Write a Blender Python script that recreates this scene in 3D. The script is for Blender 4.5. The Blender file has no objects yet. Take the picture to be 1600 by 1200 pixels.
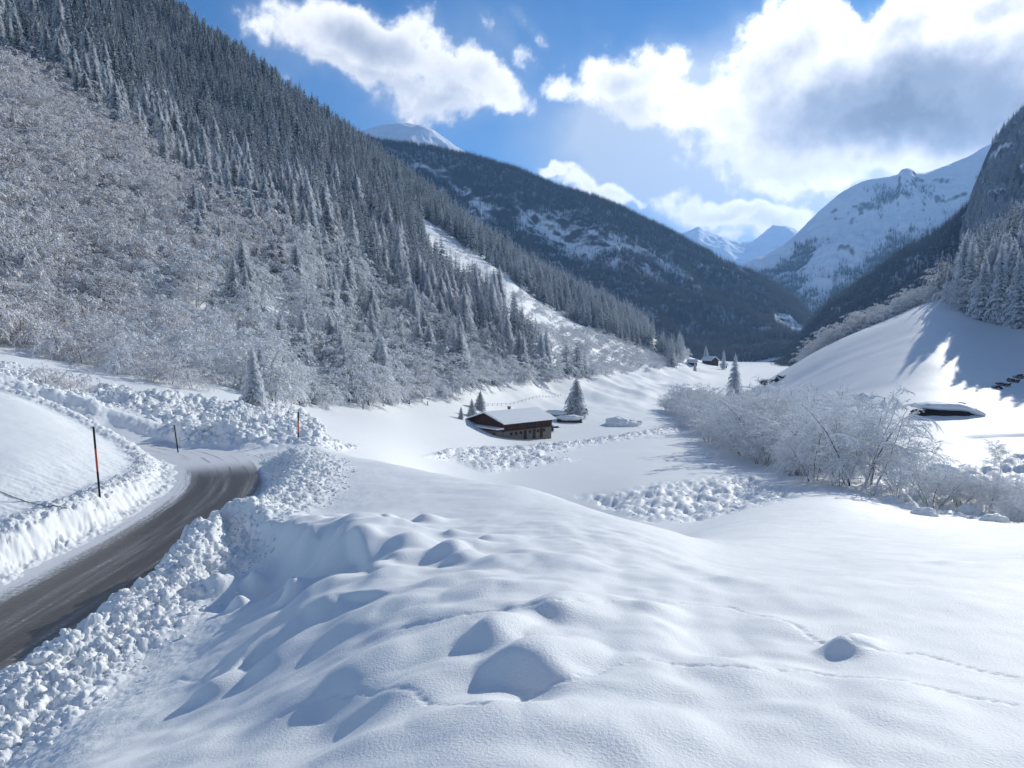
import bpy, math, random
import numpy as np
from mathutils import Vector, Matrix

random.seed(7)
rng = np.random.default_rng(11)
SC = bpy.context.scene
COL = SC.collection

# ------------------------------------------------------------------ camera
PITCH = math.atan(80 / 1200)
cam_data = bpy.data.cameras.new('camera')
cam_data.sensor_width = 36
cam_data.lens = 27
cam_data.clip_start = 0.1
cam_data.clip_end = 40000
cam = bpy.data.objects.new('camera', cam_data)
COL.objects.link(cam)
cam.location = (0, 0, 0)
cam.rotation_euler = (math.pi / 2 - PITCH, 0, 0)
SC.camera = cam

# ------------------------------------------------------------------ light and sky
SUN_AZ, SUN_EL = math.radians(38), math.radians(24)
SUN_DIR = Vector((math.sin(SUN_AZ) * math.cos(SUN_EL), math.cos(SUN_AZ) * math.cos(SUN_EL), math.sin(SUN_EL)))
sun_data = bpy.data.lights.new('sun', 'SUN')
sun_data.energy = 3.8
sun_data.angle = math.radians(0.53)
sun_data.color = (1.0, 0.97, 0.885)
sun = bpy.data.objects.new('sun', sun_data)
COL.objects.link(sun)
sun.rotation_euler = SUN_DIR.to_track_quat('Z', 'Y').to_euler()

SC.view_settings.view_transform = 'Standard'
SC.view_settings.look = 'None'
SC.view_settings.exposure = 0.25
SC.view_settings.gamma = 1.0
SC.cycles.max_bounces = 6
SC.cycles.diffuse_bounces = 4
SC.cycles.transparent_max_bounces = 6
SC.cycles.volume_bounces = 1
SC.cycles.use_denoising = True


def px_dir(px, py):
    a = (px - 800) / 1200
    b = (600 - py) / 1200
    return np.array([a, math.cos(PITCH) + b * math.sin(PITCH), b * math.cos(PITCH) - math.sin(PITCH)])


def px_azel(px, py):
    d = px_dir(px, py)
    return math.atan2(d[0], d[1]), math.atan2(d[2], math.hypot(d[0], d[1]))


class NT:
    """small helper to write node maths"""

    def __init__(s, tree):
        s.t = tree
        s.n = tree.nodes
        s.l = tree.links

    def node(s, typ, **kw):
        nd = s.n.new(typ)
        for k, v in kw.items():
            setattr(nd, k, v)
        return nd

    def plug(s, sock, v):
        if isinstance(v, bpy.types.NodeSocket):
            s.l.new(v, sock)
        elif isinstance(v, (int, float)) and hasattr(sock, 'default_value') and not isinstance(sock.default_value, (int, float)):
            sock.default_value = (v, v, v) if len(sock.default_value) == 3 else (v, v, v, 1)
        else:
            sock.default_value = v

    def m(s, op, a, b=0.0, c=0.0, clamp=False):
        nd = s.node('ShaderNodeMath', operation=op, use_clamp=clamp)
        s.plug(nd.inputs[0], a)
        s.plug(nd.inputs[1], b)
        s.plug(nd.inputs[2], c)
        return nd.outputs[0]

    def vm(s, op, a, b=(0, 0, 0)):
        nd = s.node('ShaderNodeVectorMath', operation=op)
        s.plug(nd.inputs[0], a)
        s.plug(nd.inputs[1], b)
        return nd.outputs['Value'] if op in ('LENGTH', 'DOT_PRODUCT') else nd.outputs[0]

    def scale(s, a, f):
        nd = s.node('ShaderNodeVectorMath', operation='SCALE')
        s.plug(nd.inputs[0], a)
        s.plug(nd.inputs[3], f)
        return nd.outputs[0]

    def noise(s, vec, scale, detail=4, rough=0.5, lac=2.0, dist=0.0, color=False):
        nd = s.node('ShaderNodeTexNoise')
        s.plug(nd.inputs['Vector'], vec)
        nd.inputs['Scale'].default_value = scale
        nd.inputs['Detail'].default_value = detail
        nd.inputs['Roughness'].default_value = rough
        nd.inputs['Lacunarity'].default_value = lac
        nd.inputs['Distortion'].default_value = dist
        return nd.outputs['Color' if color else 0]

    def smooth(s, v, a, b, c=0.0, d=1.0):
        nd = s.node('ShaderNodeMapRange', interpolation_type='SMOOTHSTEP')
        s.plug(nd.inputs[0], v)
        nd.inputs[1].default_value = a
        nd.inputs[2].default_value = b
        nd.inputs[3].default_value = c
        nd.inputs[4].default_value = d
        return nd.outputs[0]

    def mix(s, f, a, b):
        nd = s.node('ShaderNodeMix', data_type='RGBA')
        s.plug(nd.inputs[0], f)
        for i, v in ((6, a), (7, b)):
            if isinstance(v, tuple) and len(v) == 3:
                v = v + (1,)
            s.plug(nd.inputs[i], v)
        return nd.outputs[2]

    def sep(s, v):
        nd = s.node('ShaderNodeSeparateXYZ')
        s.plug(nd.inputs[0], v)
        return nd.outputs

    def comb(s, x, y, z):
        nd = s.node('ShaderNodeCombineXYZ')
        s.plug(nd.inputs[0], x)
        s.plug(nd.inputs[1], y)
        s.plug(nd.inputs[2], z)
        return nd.outputs[0]


world = bpy.data.worlds.new('World')
SC.world = world
world.use_nodes = True
W = NT(world.node_tree)
W.n.clear()
wout = W.node('ShaderNodeOutputWorld')
sky = W.node('ShaderNodeTexSky', sky_type='NISHITA')
sky.sun_disc = False
sky.sun_elevation = SUN_EL
sky.sun_rotation = SUN_AZ
sky.altitude = 1400
sky.air_density = 1.0
sky.dust_density = 0.35
sky.ozone_density = 2.6
tc = W.node('ShaderNodeTexCoord')
dirv = W.vm('NORMALIZE', tc.outputs['Generated'])

# cumulus clouds: blobs given by their direction in the sky (azimuth, elevation), broken up by noise
BLOBS = [  # px, py, radius x, radius y, weight, tilt
    (565, 74, 165, 70, 1.25, 18), (690, 122, 118, 52, 1.1, 14), (470, 50, 75, 40, .9, 0), (620, 35, 70, 45, .9, 10),
    (850, 125, 58, 34, .52, -10), (790, 72, 40, 22, .6, 30), (832, 62, 16, 12, .6, 0),
    (990, 125, 88, 58, 1.05, 0), (980, 180, 66, 42, .62, 0), (1060, 115, 50, 35, .8, 0),
    (1230, 90, 110, 75, 1.15, 0), (1400, 150, 250, 105, 1.5, -3), (1560, 170, 190, 115, 1.4, 0), (1175, 22, 22, 12, .65, 0),
    (1420, 45, 110, 60, 1.2, 0), (1560, 30, 120, 50, 1.2, 0), (1320, 62, 70, 45, 1.05, 0), (1190, 190, 160, 80, .85, 0),
    (500, 100, 70, 46, .85, 0), (610, 135, 90, 36, .9, 8), (1090, 185, 110, 52, .8, 0), (1150, 235, 130, 48, .72, 0), (1010, 160, 90, 50, .9, 0),
    (1700, 120, 200, 150, 1.3, 0), (1300, 245, 230, 75, .9, 0), (1500, 260, 160, 60, 1.0, -6),
    (862, 283, 40, 8, .66, 12), (950, 316, 70, 13, .75, 18), (1130, 338, 120, 21, 1.0, 8), (1190, 362, 110, 26, 1.0, 0),
]
VEIL = [(1090, 235, 190, 85, 1.5), (970, 205, 110, 75, .9), (1290, 290, 200, 85, 1.2), (1500, 280, 200, 80, 1.2), (1180, 180, 160, 90, .9), (640, 110, 190, 80, .3)]
OUTSIDE = [(-60, 14, 30, 8), (-105, 22, 30, 11), (150, 20, 45, 10), (95, 15, 24, 9), (-160, 30, 25, 10), (62, 22, 16, 9), (40, 62, 24, 10), (-140, 55, 20, 9)]


def cloud_group():
    g = bpy.data.node_groups.new('cloud_field', 'ShaderNodeTree')
    g.interface.new_socket('Vector', in_out='INPUT', socket_type='NodeSocketVector')
    g.interface.new_socket('Density', in_out='OUTPUT', socket_type='NodeSocketFloat')
    g.interface.new_socket('Body', in_out='OUTPUT', socket_type='NodeSocketFloat')
    g.interface.new_socket('Veil', in_out='OUTPUT', socket_type='NodeSocketFloat')
    N = NT(g)
    gi = N.node('NodeGroupInput')
    go = N.node('NodeGroupOutput')
    v = gi.outputs[0]
    wn = N.noise(v, 7.0, 4, 0.55, color=True)
    warp = N.scale(N.vm('SUBTRACT', wn, (0.5, 0.5, 0.5)), 0.13)
    vw = N.vm('ADD', v, warp)
    x, y, z = N.sep(vw)[:3]
    az = N.m('ARCTAN2', x, y)
    el = N.m('ARCSINE', z)
    tot = None
    for (px, py, rx, ry, w, tilt) in BLOBS:
        a, e = px_azel(px, py)
        k = 1 / (1 + ((px - 800) / 1200) ** 2)
        sx, sy = rx / 1200 * k * 1.15, ry / 1200 * math.sqrt(k) * 1.15
        dx = N.m('SUBTRACT', az, a)
        dy = N.m('SUBTRACT', el, e)
        ct, st = math.cos(math.radians(-tilt)), math.sin(math.radians(-tilt))
        ux = N.m('MULTIPLY_ADD', dx, ct / sx, N.m('MULTIPLY', dy, st / sx))
        uy = N.m('MULTIPLY_ADD', dy, ct / sy, N.m('MULTIPLY', dx, -st / sy))
        q = N.m('MULTIPLY_ADD', ux, ux, N.m('MULTIPLY', uy, uy))
        f = N.m('MULTIPLY', N.m('EXPONENT', N.m('MULTIPLY', q, -0.9)), w)
        tot = f if tot is None else N.m('SMOOTH_MAX', tot, f, 0.15)
    for (a, e, rx, ry) in OUTSIDE:
        dx = N.m('DIVIDE', N.m('SUBTRACT', az, math.radians(a)), math.radians(rx))
        dy = N.m('DIVIDE', N.m('SUBTRACT', el, math.radians(e)), math.radians(ry))
        q = N.m('MULTIPLY_ADD', dx, dx, N.m('MULTIPLY', dy, dy))
        tot = N.m('MAXIMUM', tot, N.m('EXPONENT', N.m('MULTIPLY', q, -1.0)))
    vt = None
    for (px, py, rx, ry, w) in VEIL:
        a, e = px_azel(px, py)
        dx = N.m('MULTIPLY', N.m('SUBTRACT', az, a), 1200 / rx * (1 + ((px - 800) / 1200) ** 2))
        dy = N.m('MULTIPLY', N.m('SUBTRACT', el, e), 1200 / ry)
        f = N.m('MULTIPLY', N.m('EXPONENT', N.m('MULTIPLY', N.m('MULTIPLY_ADD', dx, dx, N.m('MULTIPLY', dy, dy)), -1.0)), w)
        vt = f if vt is None else N.m('ADD', vt, f)
    vt = N.m('MULTIPLY', vt, N.m('MULTIPLY_ADD', N.noise(v, 5.0, 6, .55), 1.4, .3))
    N.l.new(vt, go.inputs[2])
    n1 = N.noise(v, 9.0, 9, 0.56)
    n2 = N.noise(v, 26.0, 7, 0.6)
    nn = N.m('MULTIPLY_ADD', N.m('SUBTRACT', n1, 0.5), 1.5, N.m('MULTIPLY', N.m('SUBTRACT', n2, 0.5), 0.85))
    dens = N.m('SUBTRACT', N.m('ADD', tot, nn), 0.52)
    N.l.new(dens, go.inputs[0])
    N.l.new(tot, go.inputs[1])
    return g


cg = cloud_group()
c0 = W.node('ShaderNodeGroup')
c0.node_tree = cg
W.l.new(dirv, c0.inputs[0])
c1 = W.node('ShaderNodeGroup')
c1.node_tree = cg
W.l.new(W.vm('ADD', dirv, tuple(SUN_DIR * 0.035 + Vector((0, 0, 0.02)))), c1.inputs[0])
d0, d1 = c0.outputs[0], c1.outputs[0]
alpha = W.smooth(d0, -0.04, 0.26)
lit = W.smooth(W.m('SUBTRACT', d0, d1), -0.16, 0.20)
mass = W.m('MULTIPLY_ADD', c0.outputs[1], 0.60, W.m('MULTIPLY', d0, 0.45))
thick = W.smooth(mass, 0.42, 1.30)
sund = W.m('MAXIMUM', W.vm('DOT_PRODUCT', dirv, tuple(SUN_DIR)), 0.0)
glow = W.m('POWER', sund, 16.0)
edge = W.m('SUBTRACT', 1.0, thick)
bright = W.m('MULTIPLY', edge, W.m('MULTIPLY_ADD', glow, 0.95, 0.52))
bright = W.m('ADD', bright, W.m('MULTIPLY', lit, W.m('MULTIPLY_ADD', edge, 0.14, 0.12)))
bright = W.m('ADD', bright, 0.235)
cloudcol = W.mix(W.smooth(bright, 0.30, 0.85), (0.80, 0.90, 1.10), (1.0, 1.0, 1.01))
cloudcol = W.scale(cloudcol, bright)
skycol = W.scale(W.vm('MULTIPLY', sky.outputs[0], (0.25, 0.82, 1.28)), 0.060)
# thin veil of moisture round the cumulus, brighter towards the sun
veil = W.m('MINIMUM', W.m('MULTIPLY_ADD', W.smooth(c0.outputs[1], 0.25, 0.9), 0.22, W.m('MULTIPLY', c0.outputs[2], 1.0)), 0.93)
veilc = W.scale(W.comb(0.70, 0.79, 0.92), W.m('MULTIPLY_ADD', glow, 0.70, 0.66))
base = W.mix(veil, skycol, veilc)
final = W.mix(alpha, base, cloudcol)
bg = W.node('ShaderNodeBackground')
W.l.new(final, bg.inputs[0])
bg.inputs[1].default_value = 1.08
W.l.new(bg.outputs[0], wout.inputs[0])

# ------------------------------------------------------------------ numpy noise
_perm = rng.permutation(256).astype(np.int32)
_perm = np.concatenate([_perm, _perm])
_g = rng.random((256, 2)) * 2 - 1
_g /= np.linalg.norm(_g, axis=1)[:, None]


def perlin(x, y):
    xi = np.floor(x).astype(np.int64)
    yi = np.floor(y).astype(np.int64)
    xf = x - xi
    yf = y - yi
    u = xf * xf * xf * (xf * (xf * 6 - 15) + 10)
    v = yf * yf * yf * (yf * (yf * 6 - 15) + 10)

    def gr(ix, iy, fx, fy):
        h = _perm[(_perm[ix & 255] + iy) & 255]
        g = _g[h]
        return g[..., 0] * fx + g[..., 1] * fy
    a = gr(xi, yi, xf, yf)
    b = gr(xi + 1, yi, xf - 1, yf)
    c = gr(xi, yi + 1, xf, yf - 1)
    d = gr(xi + 1, yi + 1, xf - 1, yf - 1)
    return (a + u * (b - a)) + v * ((c + u * (d - c)) - (a + u * (b - a)))


def fbm(x, y, octv=4, gain=0.5, lac=2.03):
    s = 0
    a = 1
    for i in range(octv):
        s = s + a * perlin(x + 17.3 * i, y - 9.1 * i)
        x = x * lac
        y = y * lac
        a *= gain
    return s


def ridged(x, y, octv=5, gain=0.5):
    s = 0
    a = 1
    for i in range(octv):
        s = s + a * (0.5 - np.abs(perlin(x + 31.7 * i, y + 5.3 * i)))
        x = x * 2.07
        y = y * 2.07
        a *= gain
    return s


def lumps(x, y, seed=0):
    """cellular bumps: rounded clods, 0..1"""
    xi = np.floor(x).astype(np.int64)
    yi = np.floor(y).astype(np.int64)
    best = np.zeros_like(x)
    for dx in (-1, 0, 1):
        for dy in (-1, 0, 1):
            cx = xi + dx
            cy = yi + dy
            h = _perm[(_perm[(cx + seed) & 255] + cy) & 255]
            h2 = _perm[(h + 57) & 255]
            h3 = _perm[(h2 + 101) & 255]
            px = cx + h / 256.0
            py = cy + h2 / 256.0
            r = 0.35 + 0.5 * h3 / 256.0
            d = ((x - px) ** 2 + (y - py) ** 2) / (r * r)
            best = np.maximum(best, np.sqrt(np.clip(1 - d, 0, 1)) * r * 1.2)
    return best


def sstep(a, b, v):
    t = np.clip((v - a) / (b - a), 0, 1)
    return t * t * (3 - 2 * t)


def pchip(xk, yk, x):
    xk = np.asarray(xk, float)
    yk = np.asarray(yk, float)
    h = np.diff(xk)
    d = np.diff(yk, axis=0) / (h[:, None] if yk.ndim > 1 else h)
    m = np.zeros_like(yk)
    for k in range(1, len(xk) - 1):
        w1 = 2 * h[k] + h[k - 1]
        w2 = h[k] + 2 * h[k - 1]
        ok = d[k - 1] * d[k] > 0
        with np.errstate(divide='ignore', invalid='ignore'):
            mm = (w1 + w2) / (w1 / d[k - 1] + w2 / d[k])
        m[k] = np.where(ok, mm, 0)
    m[0] = d[0]
    m[-1] = d[-1]
    i = np.clip(np.searchsorted(xk, x) - 1, 0, len(xk) - 2)
    hh = h[i]
    t = (x - xk[i]) / hh
    if yk.ndim > 1:
        hh = hh[:, None]
        t = t[:, None]
    t2 = t * t
    t3 = t2 * t
    return (2 * t3 - 3 * t2 + 1) * yk[i] + (t3 - 2 * t2 + t) * hh * m[i] + (-2 * t3 + 3 * t2) * yk[i + 1] + (t3 - t2) * hh * m[i + 1]


CP, SP = math.cos(PITCH), math.sin(PITCH)


def project(x, y, z):
    """world point to photograph pixel (1600 x 1200)"""
    f = y * CP - z * SP
    up = y * SP + z * CP
    return 800 + 1200 * x / f, 600 - 1200 * up / f


# ------------------------------------------------------------------ valley relief
# columns of the relief: lateral slope u = x / y, then (distance y, height z below the eye)
COLS = {
    -1.30: [(2, -3.4), (4, -4.8), (6, -5.4), (9, -5.2), (13, -4.8), (18, -4), (26, -2), (40, 2), (60, 7), (85, 12), (120, 30), (200, 100), (400, 260), (700, 450), (900, 520)],
    -1.00: [(2, -2.6), (4, -3.9), (6, -5.0), (9, -5.6), (13, -5.2), (18, -4.6), (26, -3.2), (40, -1), (60, 1), (85, 3), (120, 14), (200, 72), (400, 225), (700, 400), (900, 460)],
    -.75: [(2, -2.3), (4, -3.2), (6, -4.3), (8, -5.1), (12, -5.5), (17, -5.1), (24, -4.3), (34, -2.8), (45, -1.8), (60, -3.0), (80, -1.8), (105, 0), (150, 26), (250, 86), (400, 180), (700, 345), (900, 400)],
    -.667: [(2, -2.2), (4, -3.0), (6, -3.9), (9, -5.0), (14, -5.5), (19.5, -5.0), (28, -4.0), (38, -2.8), (46, -2.5), (58, -4.0), (75, -2.9), (100, -1.9), (150, 22), (250, 75), (400, 160), (700, 320), (900, 360)],
    -.54: [(2, -2.1), (4, -2.8), (6, -3.6), (9, -4.6), (13, -5.3), (18, -5.5), (24, -5.1), (34, -4.7), (44, -4.2), (56, -5.2), (80, -4.8), (105, -4.0), (160, 18), (260, 65), (400, 140), (700, 310), (900, 340)],
    -.417: [(2, -2.05), (4, -2.7), (6, -3.4), (9, -4.3), (13, -4.9), (18, -5.3), (25, -5.6), (34, -5.9), (44, -5.9), (60, -6.2), (80, -6.2), (110, -5), (170, 14), (260, 48), (400, 112), (560, 205), (700, 298), (900, 280)],
    -.29: [(2, -2), (4, -2.55), (6, -3.1), (9, -3.75), (13, -4.3), (18, -4.8), (25, -5.3), (34, -5.6), (44, -6.2), (60, -8), (90, -9.5), (130, -11), (200, 13), (300, 52), (450, 115), (600, 190), (700, 240), (900, 200)],
    -.167: [(2, -1.95), (4, -2.4), (6, -2.8), (9, -3.2), (13, -3.7), (18, -4.3), (25, -5), (33, -5.6), (45, -8), (65, -11.3), (90, -13.7), (130, -15.6), (170, -15.2), (250, 5), (350, 38), (500, 95), (620, 142), (700, 172), (900, 120)],
    -.08: [(2, -1.9), (4, -2.3), (6, -2.65), (9, -3.05), (13, -3.6), (18, -4.2), (24, -4.8), (30, -5.6), (42, -9.5), (62, -15), (90, -20), (120, -21.5), (150, -21), (190, -20), (240, -8), (350, 20), (500, 68), (620, 106), (700, 128), (900, 90)],
    0.0: [(2, -1.9), (4, -2.25), (6, -2.55), (9, -2.95), (13, -3.5), (18, -4.1), (23, -4.6), (28, -5.7), (40, -10), (60, -17), (90, -22), (120, -23.5), (145, -24.2), (200, -26), (240, -22), (300, -5), (420, 25), (560, 58), (700, 84), (900, 60)],
    .083: [(2, -1.9), (4, -2.25), (6, -2.55), (9, -2.95), (13, -3.5), (17, -4.0), (21, -4.7), (27, -6.3), (40, -11), (60, -17), (80, -21), (110, -22.5), (150, -24.5), (205, -27), (255, -26), (300, -22), (400, -6), (550, 20), (700, 42), (900, 20)],
    .167: [(2, -1.9), (4, -2.25), (6, -2.55), (9, -3.0), (13, -3.6), (17, -4.25), (21, -5.4), (30, -8.5), (45, -13), (62, -16.3), (75, -17.8), (100, -20), (150, -24), (200, -26.5), (260, -28), (330, -27), (420, -24), (550, -9), (700, 5), (900, -10)],
    .217: [(2, -1.9), (4, -2.3), (6, -2.6), (9, -3.05), (13, -3.7), (17, -4.5), (23, -6.2), (32, -8.9), (47, -12.9), (65, -16.5), (78, -17.8), (105, -20), (150, -23.8), (200, -26.5), (290, -29), (400, -29), (500, -28), (600, -25), (700, -20), (900, -30)],
    .258: [(2, -1.9), (4, -2.3), (6, -2.65), (9, -3.1), (13, -3.9), (18, -5.0), (25, -6.9), (35, -9.3), (50, -12.7), (68, -16.6), (82, -18), (110, -20), (150, -23.5), (200, -26.5), (300, -29.5), (420, -30), (550, -29.5), (720, -29), (900, -38)],
    .333: [(2, -1.9), (4, -2.3), (6, -2.65), (9, -3.1), (13, -4.0), (18, -5.1), (26, -6.9), (40, -10), (60, -13.8), (85, -17.8), (105, -19.5), (150, -22.8), (200, -23.8), (250, -21.5), (300, -17.5), (360, -26), (500, -33), (700, -34), (900, -40)],
    .417: [(2, -1.9), (4, -2.3), (6, -2.65), (9, -3.1), (13, -4.05), (20, -5.6), (35, -8.9), (55, -12.6), (80, -16.6), (100, -18.5), (140, -20.3), (190, -18.5), (240, -11), (300, -2.5), (350, -8), (450, -22), (700, -32), (900, -40)],
    .5: [(2, -1.9), (4, -2.3), (6, -2.6), (9, -3.1), (13, -4.0), (20, -5.6), (33, -8.6), (52, -12.6), (70, -16.2), (84, -18), (100, -18.6), (135, -18.6), (180, -14.6), (240, -3.2), (300, 7.5), (350, 4), (450, -10), (700, -15), (900, -20)],
    .558: [(2, -1.9), (4, -2.3), (6, -2.6), (9, -3.1), (13, -4.0), (20, -5.6), (31, -8.2), (48, -12.1), (64, -15.6), (78, -18), (100, -18.6), (140, -17.5), (180, -13.2), (240, 1), (300, 14.5), (350, 17), (450, 10), (700, 5), (900, 0)],
    .617: [(2, -1.9), (4, -2.3), (6, -2.6), (9, -3.1), (13, -3.95), (20, -5.6), (30, -8.0), (46, -11.8), (61, -15.2), (76, -18), (100, -18.6), (150, -17), (190, -13), (240, -2), (300, 12), (350, 24), (420, 36), (520, 40), (640, 30), (900, 0)],
    .667: [(2, -1.9), (4, -2.3), (6, -2.6), (9, -3.1), (13, -3.9), (20, -5.6), (30, -8), (45, -11.5), (60, -15), (75, -18), (95, -18.5), (120, -18), (160, -16.5), (200, -12.5), (240, -2), (270, 8), (300, 19), (350, 34), (420, 50), (520, 62), (640, 60), (900, 30)],
    .75: [(2, -1.9), (4, -2.3), (6, -2.6), (9, -3.1), (13, -3.8), (20, -5.5), (30, -7.8), (45, -11.3), (59, -14.7), (74, -17.7), (95, -18.2), (120, -17.5), (160, -15), (190, -11), (215, -4), (240, 8), (270, 24), (300, 38), (400, 72), (550, 95), (700, 90), (900, 60)],
    .833: [(2, -1.9), (4, -2.3), (6, -2.6), (9, -3.1), (13, -3.8), (20, -5.4), (30, -7.6), (45, -11), (58, -14.5), (72, -17.5), (95, -18), (120, -17), (150, -14), (180, -7), (210, 5), (240, 18), (300, 45), (400, 80), (550, 105), (700, 100), (900, 80)],
    1.00: [(2, -1.9), (4, -2.3), (6, -2.6), (9, -3.1), (13, -3.8), (20, -5.3), (30, -7.4), (45, -10.5), (58, -13.5), (72, -16), (95, -16), (120, -13), (150, -7), (180, 2), (210, 14), (240, 26), (300, 50), (400, 85), (550, 110), (700, 120), (900, 120)],
    1.30: [(2, -1.9), (4, -2.3), (6, -2.6), (9, -3.0), (13, -3.7), (20, -5.2), (30, -7.2), (45, -10), (58, -12.5), (72, -14.5), (95, -13), (120, -8), (160, 3), (200, 18), (240, 32), (300, 55), (400, 85), (550, 110), (700, 130), (900, 140)],
}
DU = 0.00185
ug = np.concatenate([np.arange(-1.30, -.74, .012), np.arange(-.735, .735, DU), np.arange(.74, 1.301, .012)])
Yg = np.concatenate([np.exp(np.arange(math.log(2.0), math.log(46), .0036)), np.exp(np.arange(math.log(46), math.log(1480), .0078))])
for _u in COLS:
    COLS[_u].append((1500, COLS[_u][-1][1] - (15 if _u > .2 else 150)))
uk = np.array(sorted(COLS))
colz = np.stack([pchip(np.log([p[0] for p in COLS[u]]), [p[1] for p in COLS[u]], np.log(Yg)) for u in uk])
BASE = pchip(uk, colz, ug).T.copy()          # [nY, nU]


def blur1(a, r, axis):
    k = np.exp(-0.5 * (np.arange(-2 * r, 2 * r + 1) / r) ** 2)
    k /= k.sum()
    pad = [(0, 0), (0, 0)]
    pad[axis] = (2 * r, 2 * r)
    b = np.pad(a, pad, mode='edge')
    out = np.zeros_like(a)
    n = a.shape[axis]
    for i, w in enumerate(k):
        out += w * (b[i:i + n] if axis == 0 else b[:, i:i + n])
    return out


BASE -= (sstep(-.50, -.38, ug) * sstep(.15, .02, ug))[None, :] * np.interp(Yg, [200, 400, 600, 700, 900], [0, 8, 16, 19, 19])[:, None]
BASE -= (sstep(-.62, -.46, ug) * sstep(-.17, -.34, ug))[None, :] * np.interp(Yg, [200, 400, 600, 700, 900], [0, 3, 7, 8, 8])[:, None]
BASE[:, 47:-47] = blur1(BASE, 14, 1)[:, 47:-47]
BASE = blur1(BASE, 8, 0)
U2, Y2 = np.meshgrid(ug, Yg)
X2 = U2 * Y2
PX, PY = project(X2, Y2, BASE)


def poly_mask(px, py, poly, soft):
    """1 inside a polygon, falling to 0 over soft at its border"""
    px0, py0 = np.asarray(px, float), np.asarray(py, float)
    inside = np.zeros(px0.shape, bool)
    dist = np.full(px0.shape, 1e9)
    n = len(poly)
    for i in range(n):
        x1, y1 = poly[i]
        x2, y2 = poly[(i + 1) % n]
        c = ((y1 > py0) != (y2 > py0)) & (px0 < (x2 - x1) * (py0 - y1) / ((y2 - y1) if y2 != y1 else 1e-9) + x1)
        inside ^= c
        L = (x2 - x1) ** 2 + (y2 - y1) ** 2
        t = np.clip(((px0 - x1) * (x2 - x1) + (py0 - y1) * (y2 - y1)) / L, 0, 1)
        dist = np.minimum(dist, np.hypot(px0 - x1 - t * (x2 - x1), py0 - y1 - t * (y2 - y1)))
    return np.where(inside, sstep(0, soft, dist), 0.0)


def field_at(F, u, y):
    """bilinear look-up in a relief array"""
    u = np.clip(np.atleast_1d(u).astype(float), ug[0], ug[-1] - 1e-6)
    y = np.clip(np.atleast_1d(y).astype(float), Yg[0], Yg[-1] - 1e-6)
    iu = np.clip(np.searchsorted(ug, u) - 1, 0, len(ug) - 2)
    iy = np.clip(np.searchsorted(Yg, y) - 1, 0, len(Yg) - 2)
    fu = (u - ug[iu]) / (ug[iu + 1] - ug[iu])
    fy = (y - Yg[iy]) / (Yg[iy + 1] - Yg[iy])
    return (F[iy, iu] * (1 - fu) + F[iy, iu + 1] * fu) * (1 - fy) + (F[iy + 1, iu] * (1 - fu) + F[iy + 1, iu + 1] * fu) * fy


HEIGHT = BASE


def ground(x, y):
    return float(field_at(HEIGHT, x / y, y)[0])


def spot(px, py, ymin=2.2, ymax=890.0, F=None):
    """where the line of sight of a photograph pixel meets the relief"""
    F = HEIGHT if F is None else F
    d = px_dir(px, py)
    ys = np.exp(np.linspace(math.log(ymin), math.log(ymax), 2500))
    u = d[0] / d[1]
    zr = ys * d[2] / d[1]
    zt = field_at(F, np.full_like(ys, u), ys)
    hit = np.where(zr <= zt)[0]
    k = hit[0] if len(hit) else np.argmin(np.abs(zr - zt) / ys + (ys < 25) * 9)
    return u * ys[k], ys[k], float(zt[k])


# --- the road centre line and signed distance to it
ROAD = [(-10.2, 2), (-10.25, 10), (-10.2, 17), (-10.35, 23), (-10.95, 28), (-12.1, 32), (-13.9, 35.6), (-16.5, 38.6), (-20, 41), (-25, 43), (-34, 45)]
_rp = []
for i in range(len(ROAD) - 1):
    p0 = np.array(ROAD[max(i - 1, 0)])
    p1 = np.array(ROAD[i])
    p2 = np.array(ROAD[i + 1])
    p3 = np.array(ROAD[min(i + 2, len(ROAD) - 1)])
    for t in np.linspace(0, 1, 6, endpoint=False):
        _rp.append(0.5 * ((2 * p1) + (-p0 + p2) * t + (2 * p0 - 5 * p1 + 4 * p2 - p3) * t * t + (-p0 + 3 * p1 - 3 * p2 + p3) * t ** 3))
RP = np.array(_rp + [np.array(ROAD[-1], float)])


def road_dist(x, y):
    best = np.full(x.shape, 1e9)
    sgn = np.ones(x.shape)
    for i in range(len(RP) - 1):
        a, b = RP[i], RP[i + 1]
        ab = b - a
        t = np.clip(((x - a[0]) * ab[0] + (y - a[1]) * ab[1]) / (ab @ ab), 0, 1)
        dx = x - a[0] - t * ab[0]
        dy = y - a[1] - t * ab[1]
        d = np.hypot(dx, dy)
        s = np.where(ab[0] * dy - ab[1] * dx < 0, 1.0, -1.0)
        m = d < best
        best = np.where(m, d, best)
        sgn = np.where(m, s, sgn)
    return best * sgn


H = BASE.copy()
near = (Y2 < 62)
jn = np.where(Yg < 62)[0][-1] + 1
xs, ys_, hs = X2[:jn], Y2[:jn], H[:jn]
# soft undulation everywhere on the open snow
und = 0.06 * fbm(xs * .22, ys_ * .22, 3) + .025 * fbm(xs * .9, ys_ * .7, 3)
# hummocks of snow over tussocks: foreground, right of the road
hum = fbm(xs * .62 + 4, ys_ * .55, 2)
S = road_dist(xs, ys_)
fgm = sstep(3.5, 6.0, S) * sstep(20, 12, ys_) * sstep(4.2, 1.5, xs)
hs = hs + und + fgm * (.09 * np.maximum(hum, -.1) + .05 * fbm(xs * 1.5, ys_ * 1.4, 2))
HEIGHT = np.vstack([hs, H[jn:]])
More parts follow.
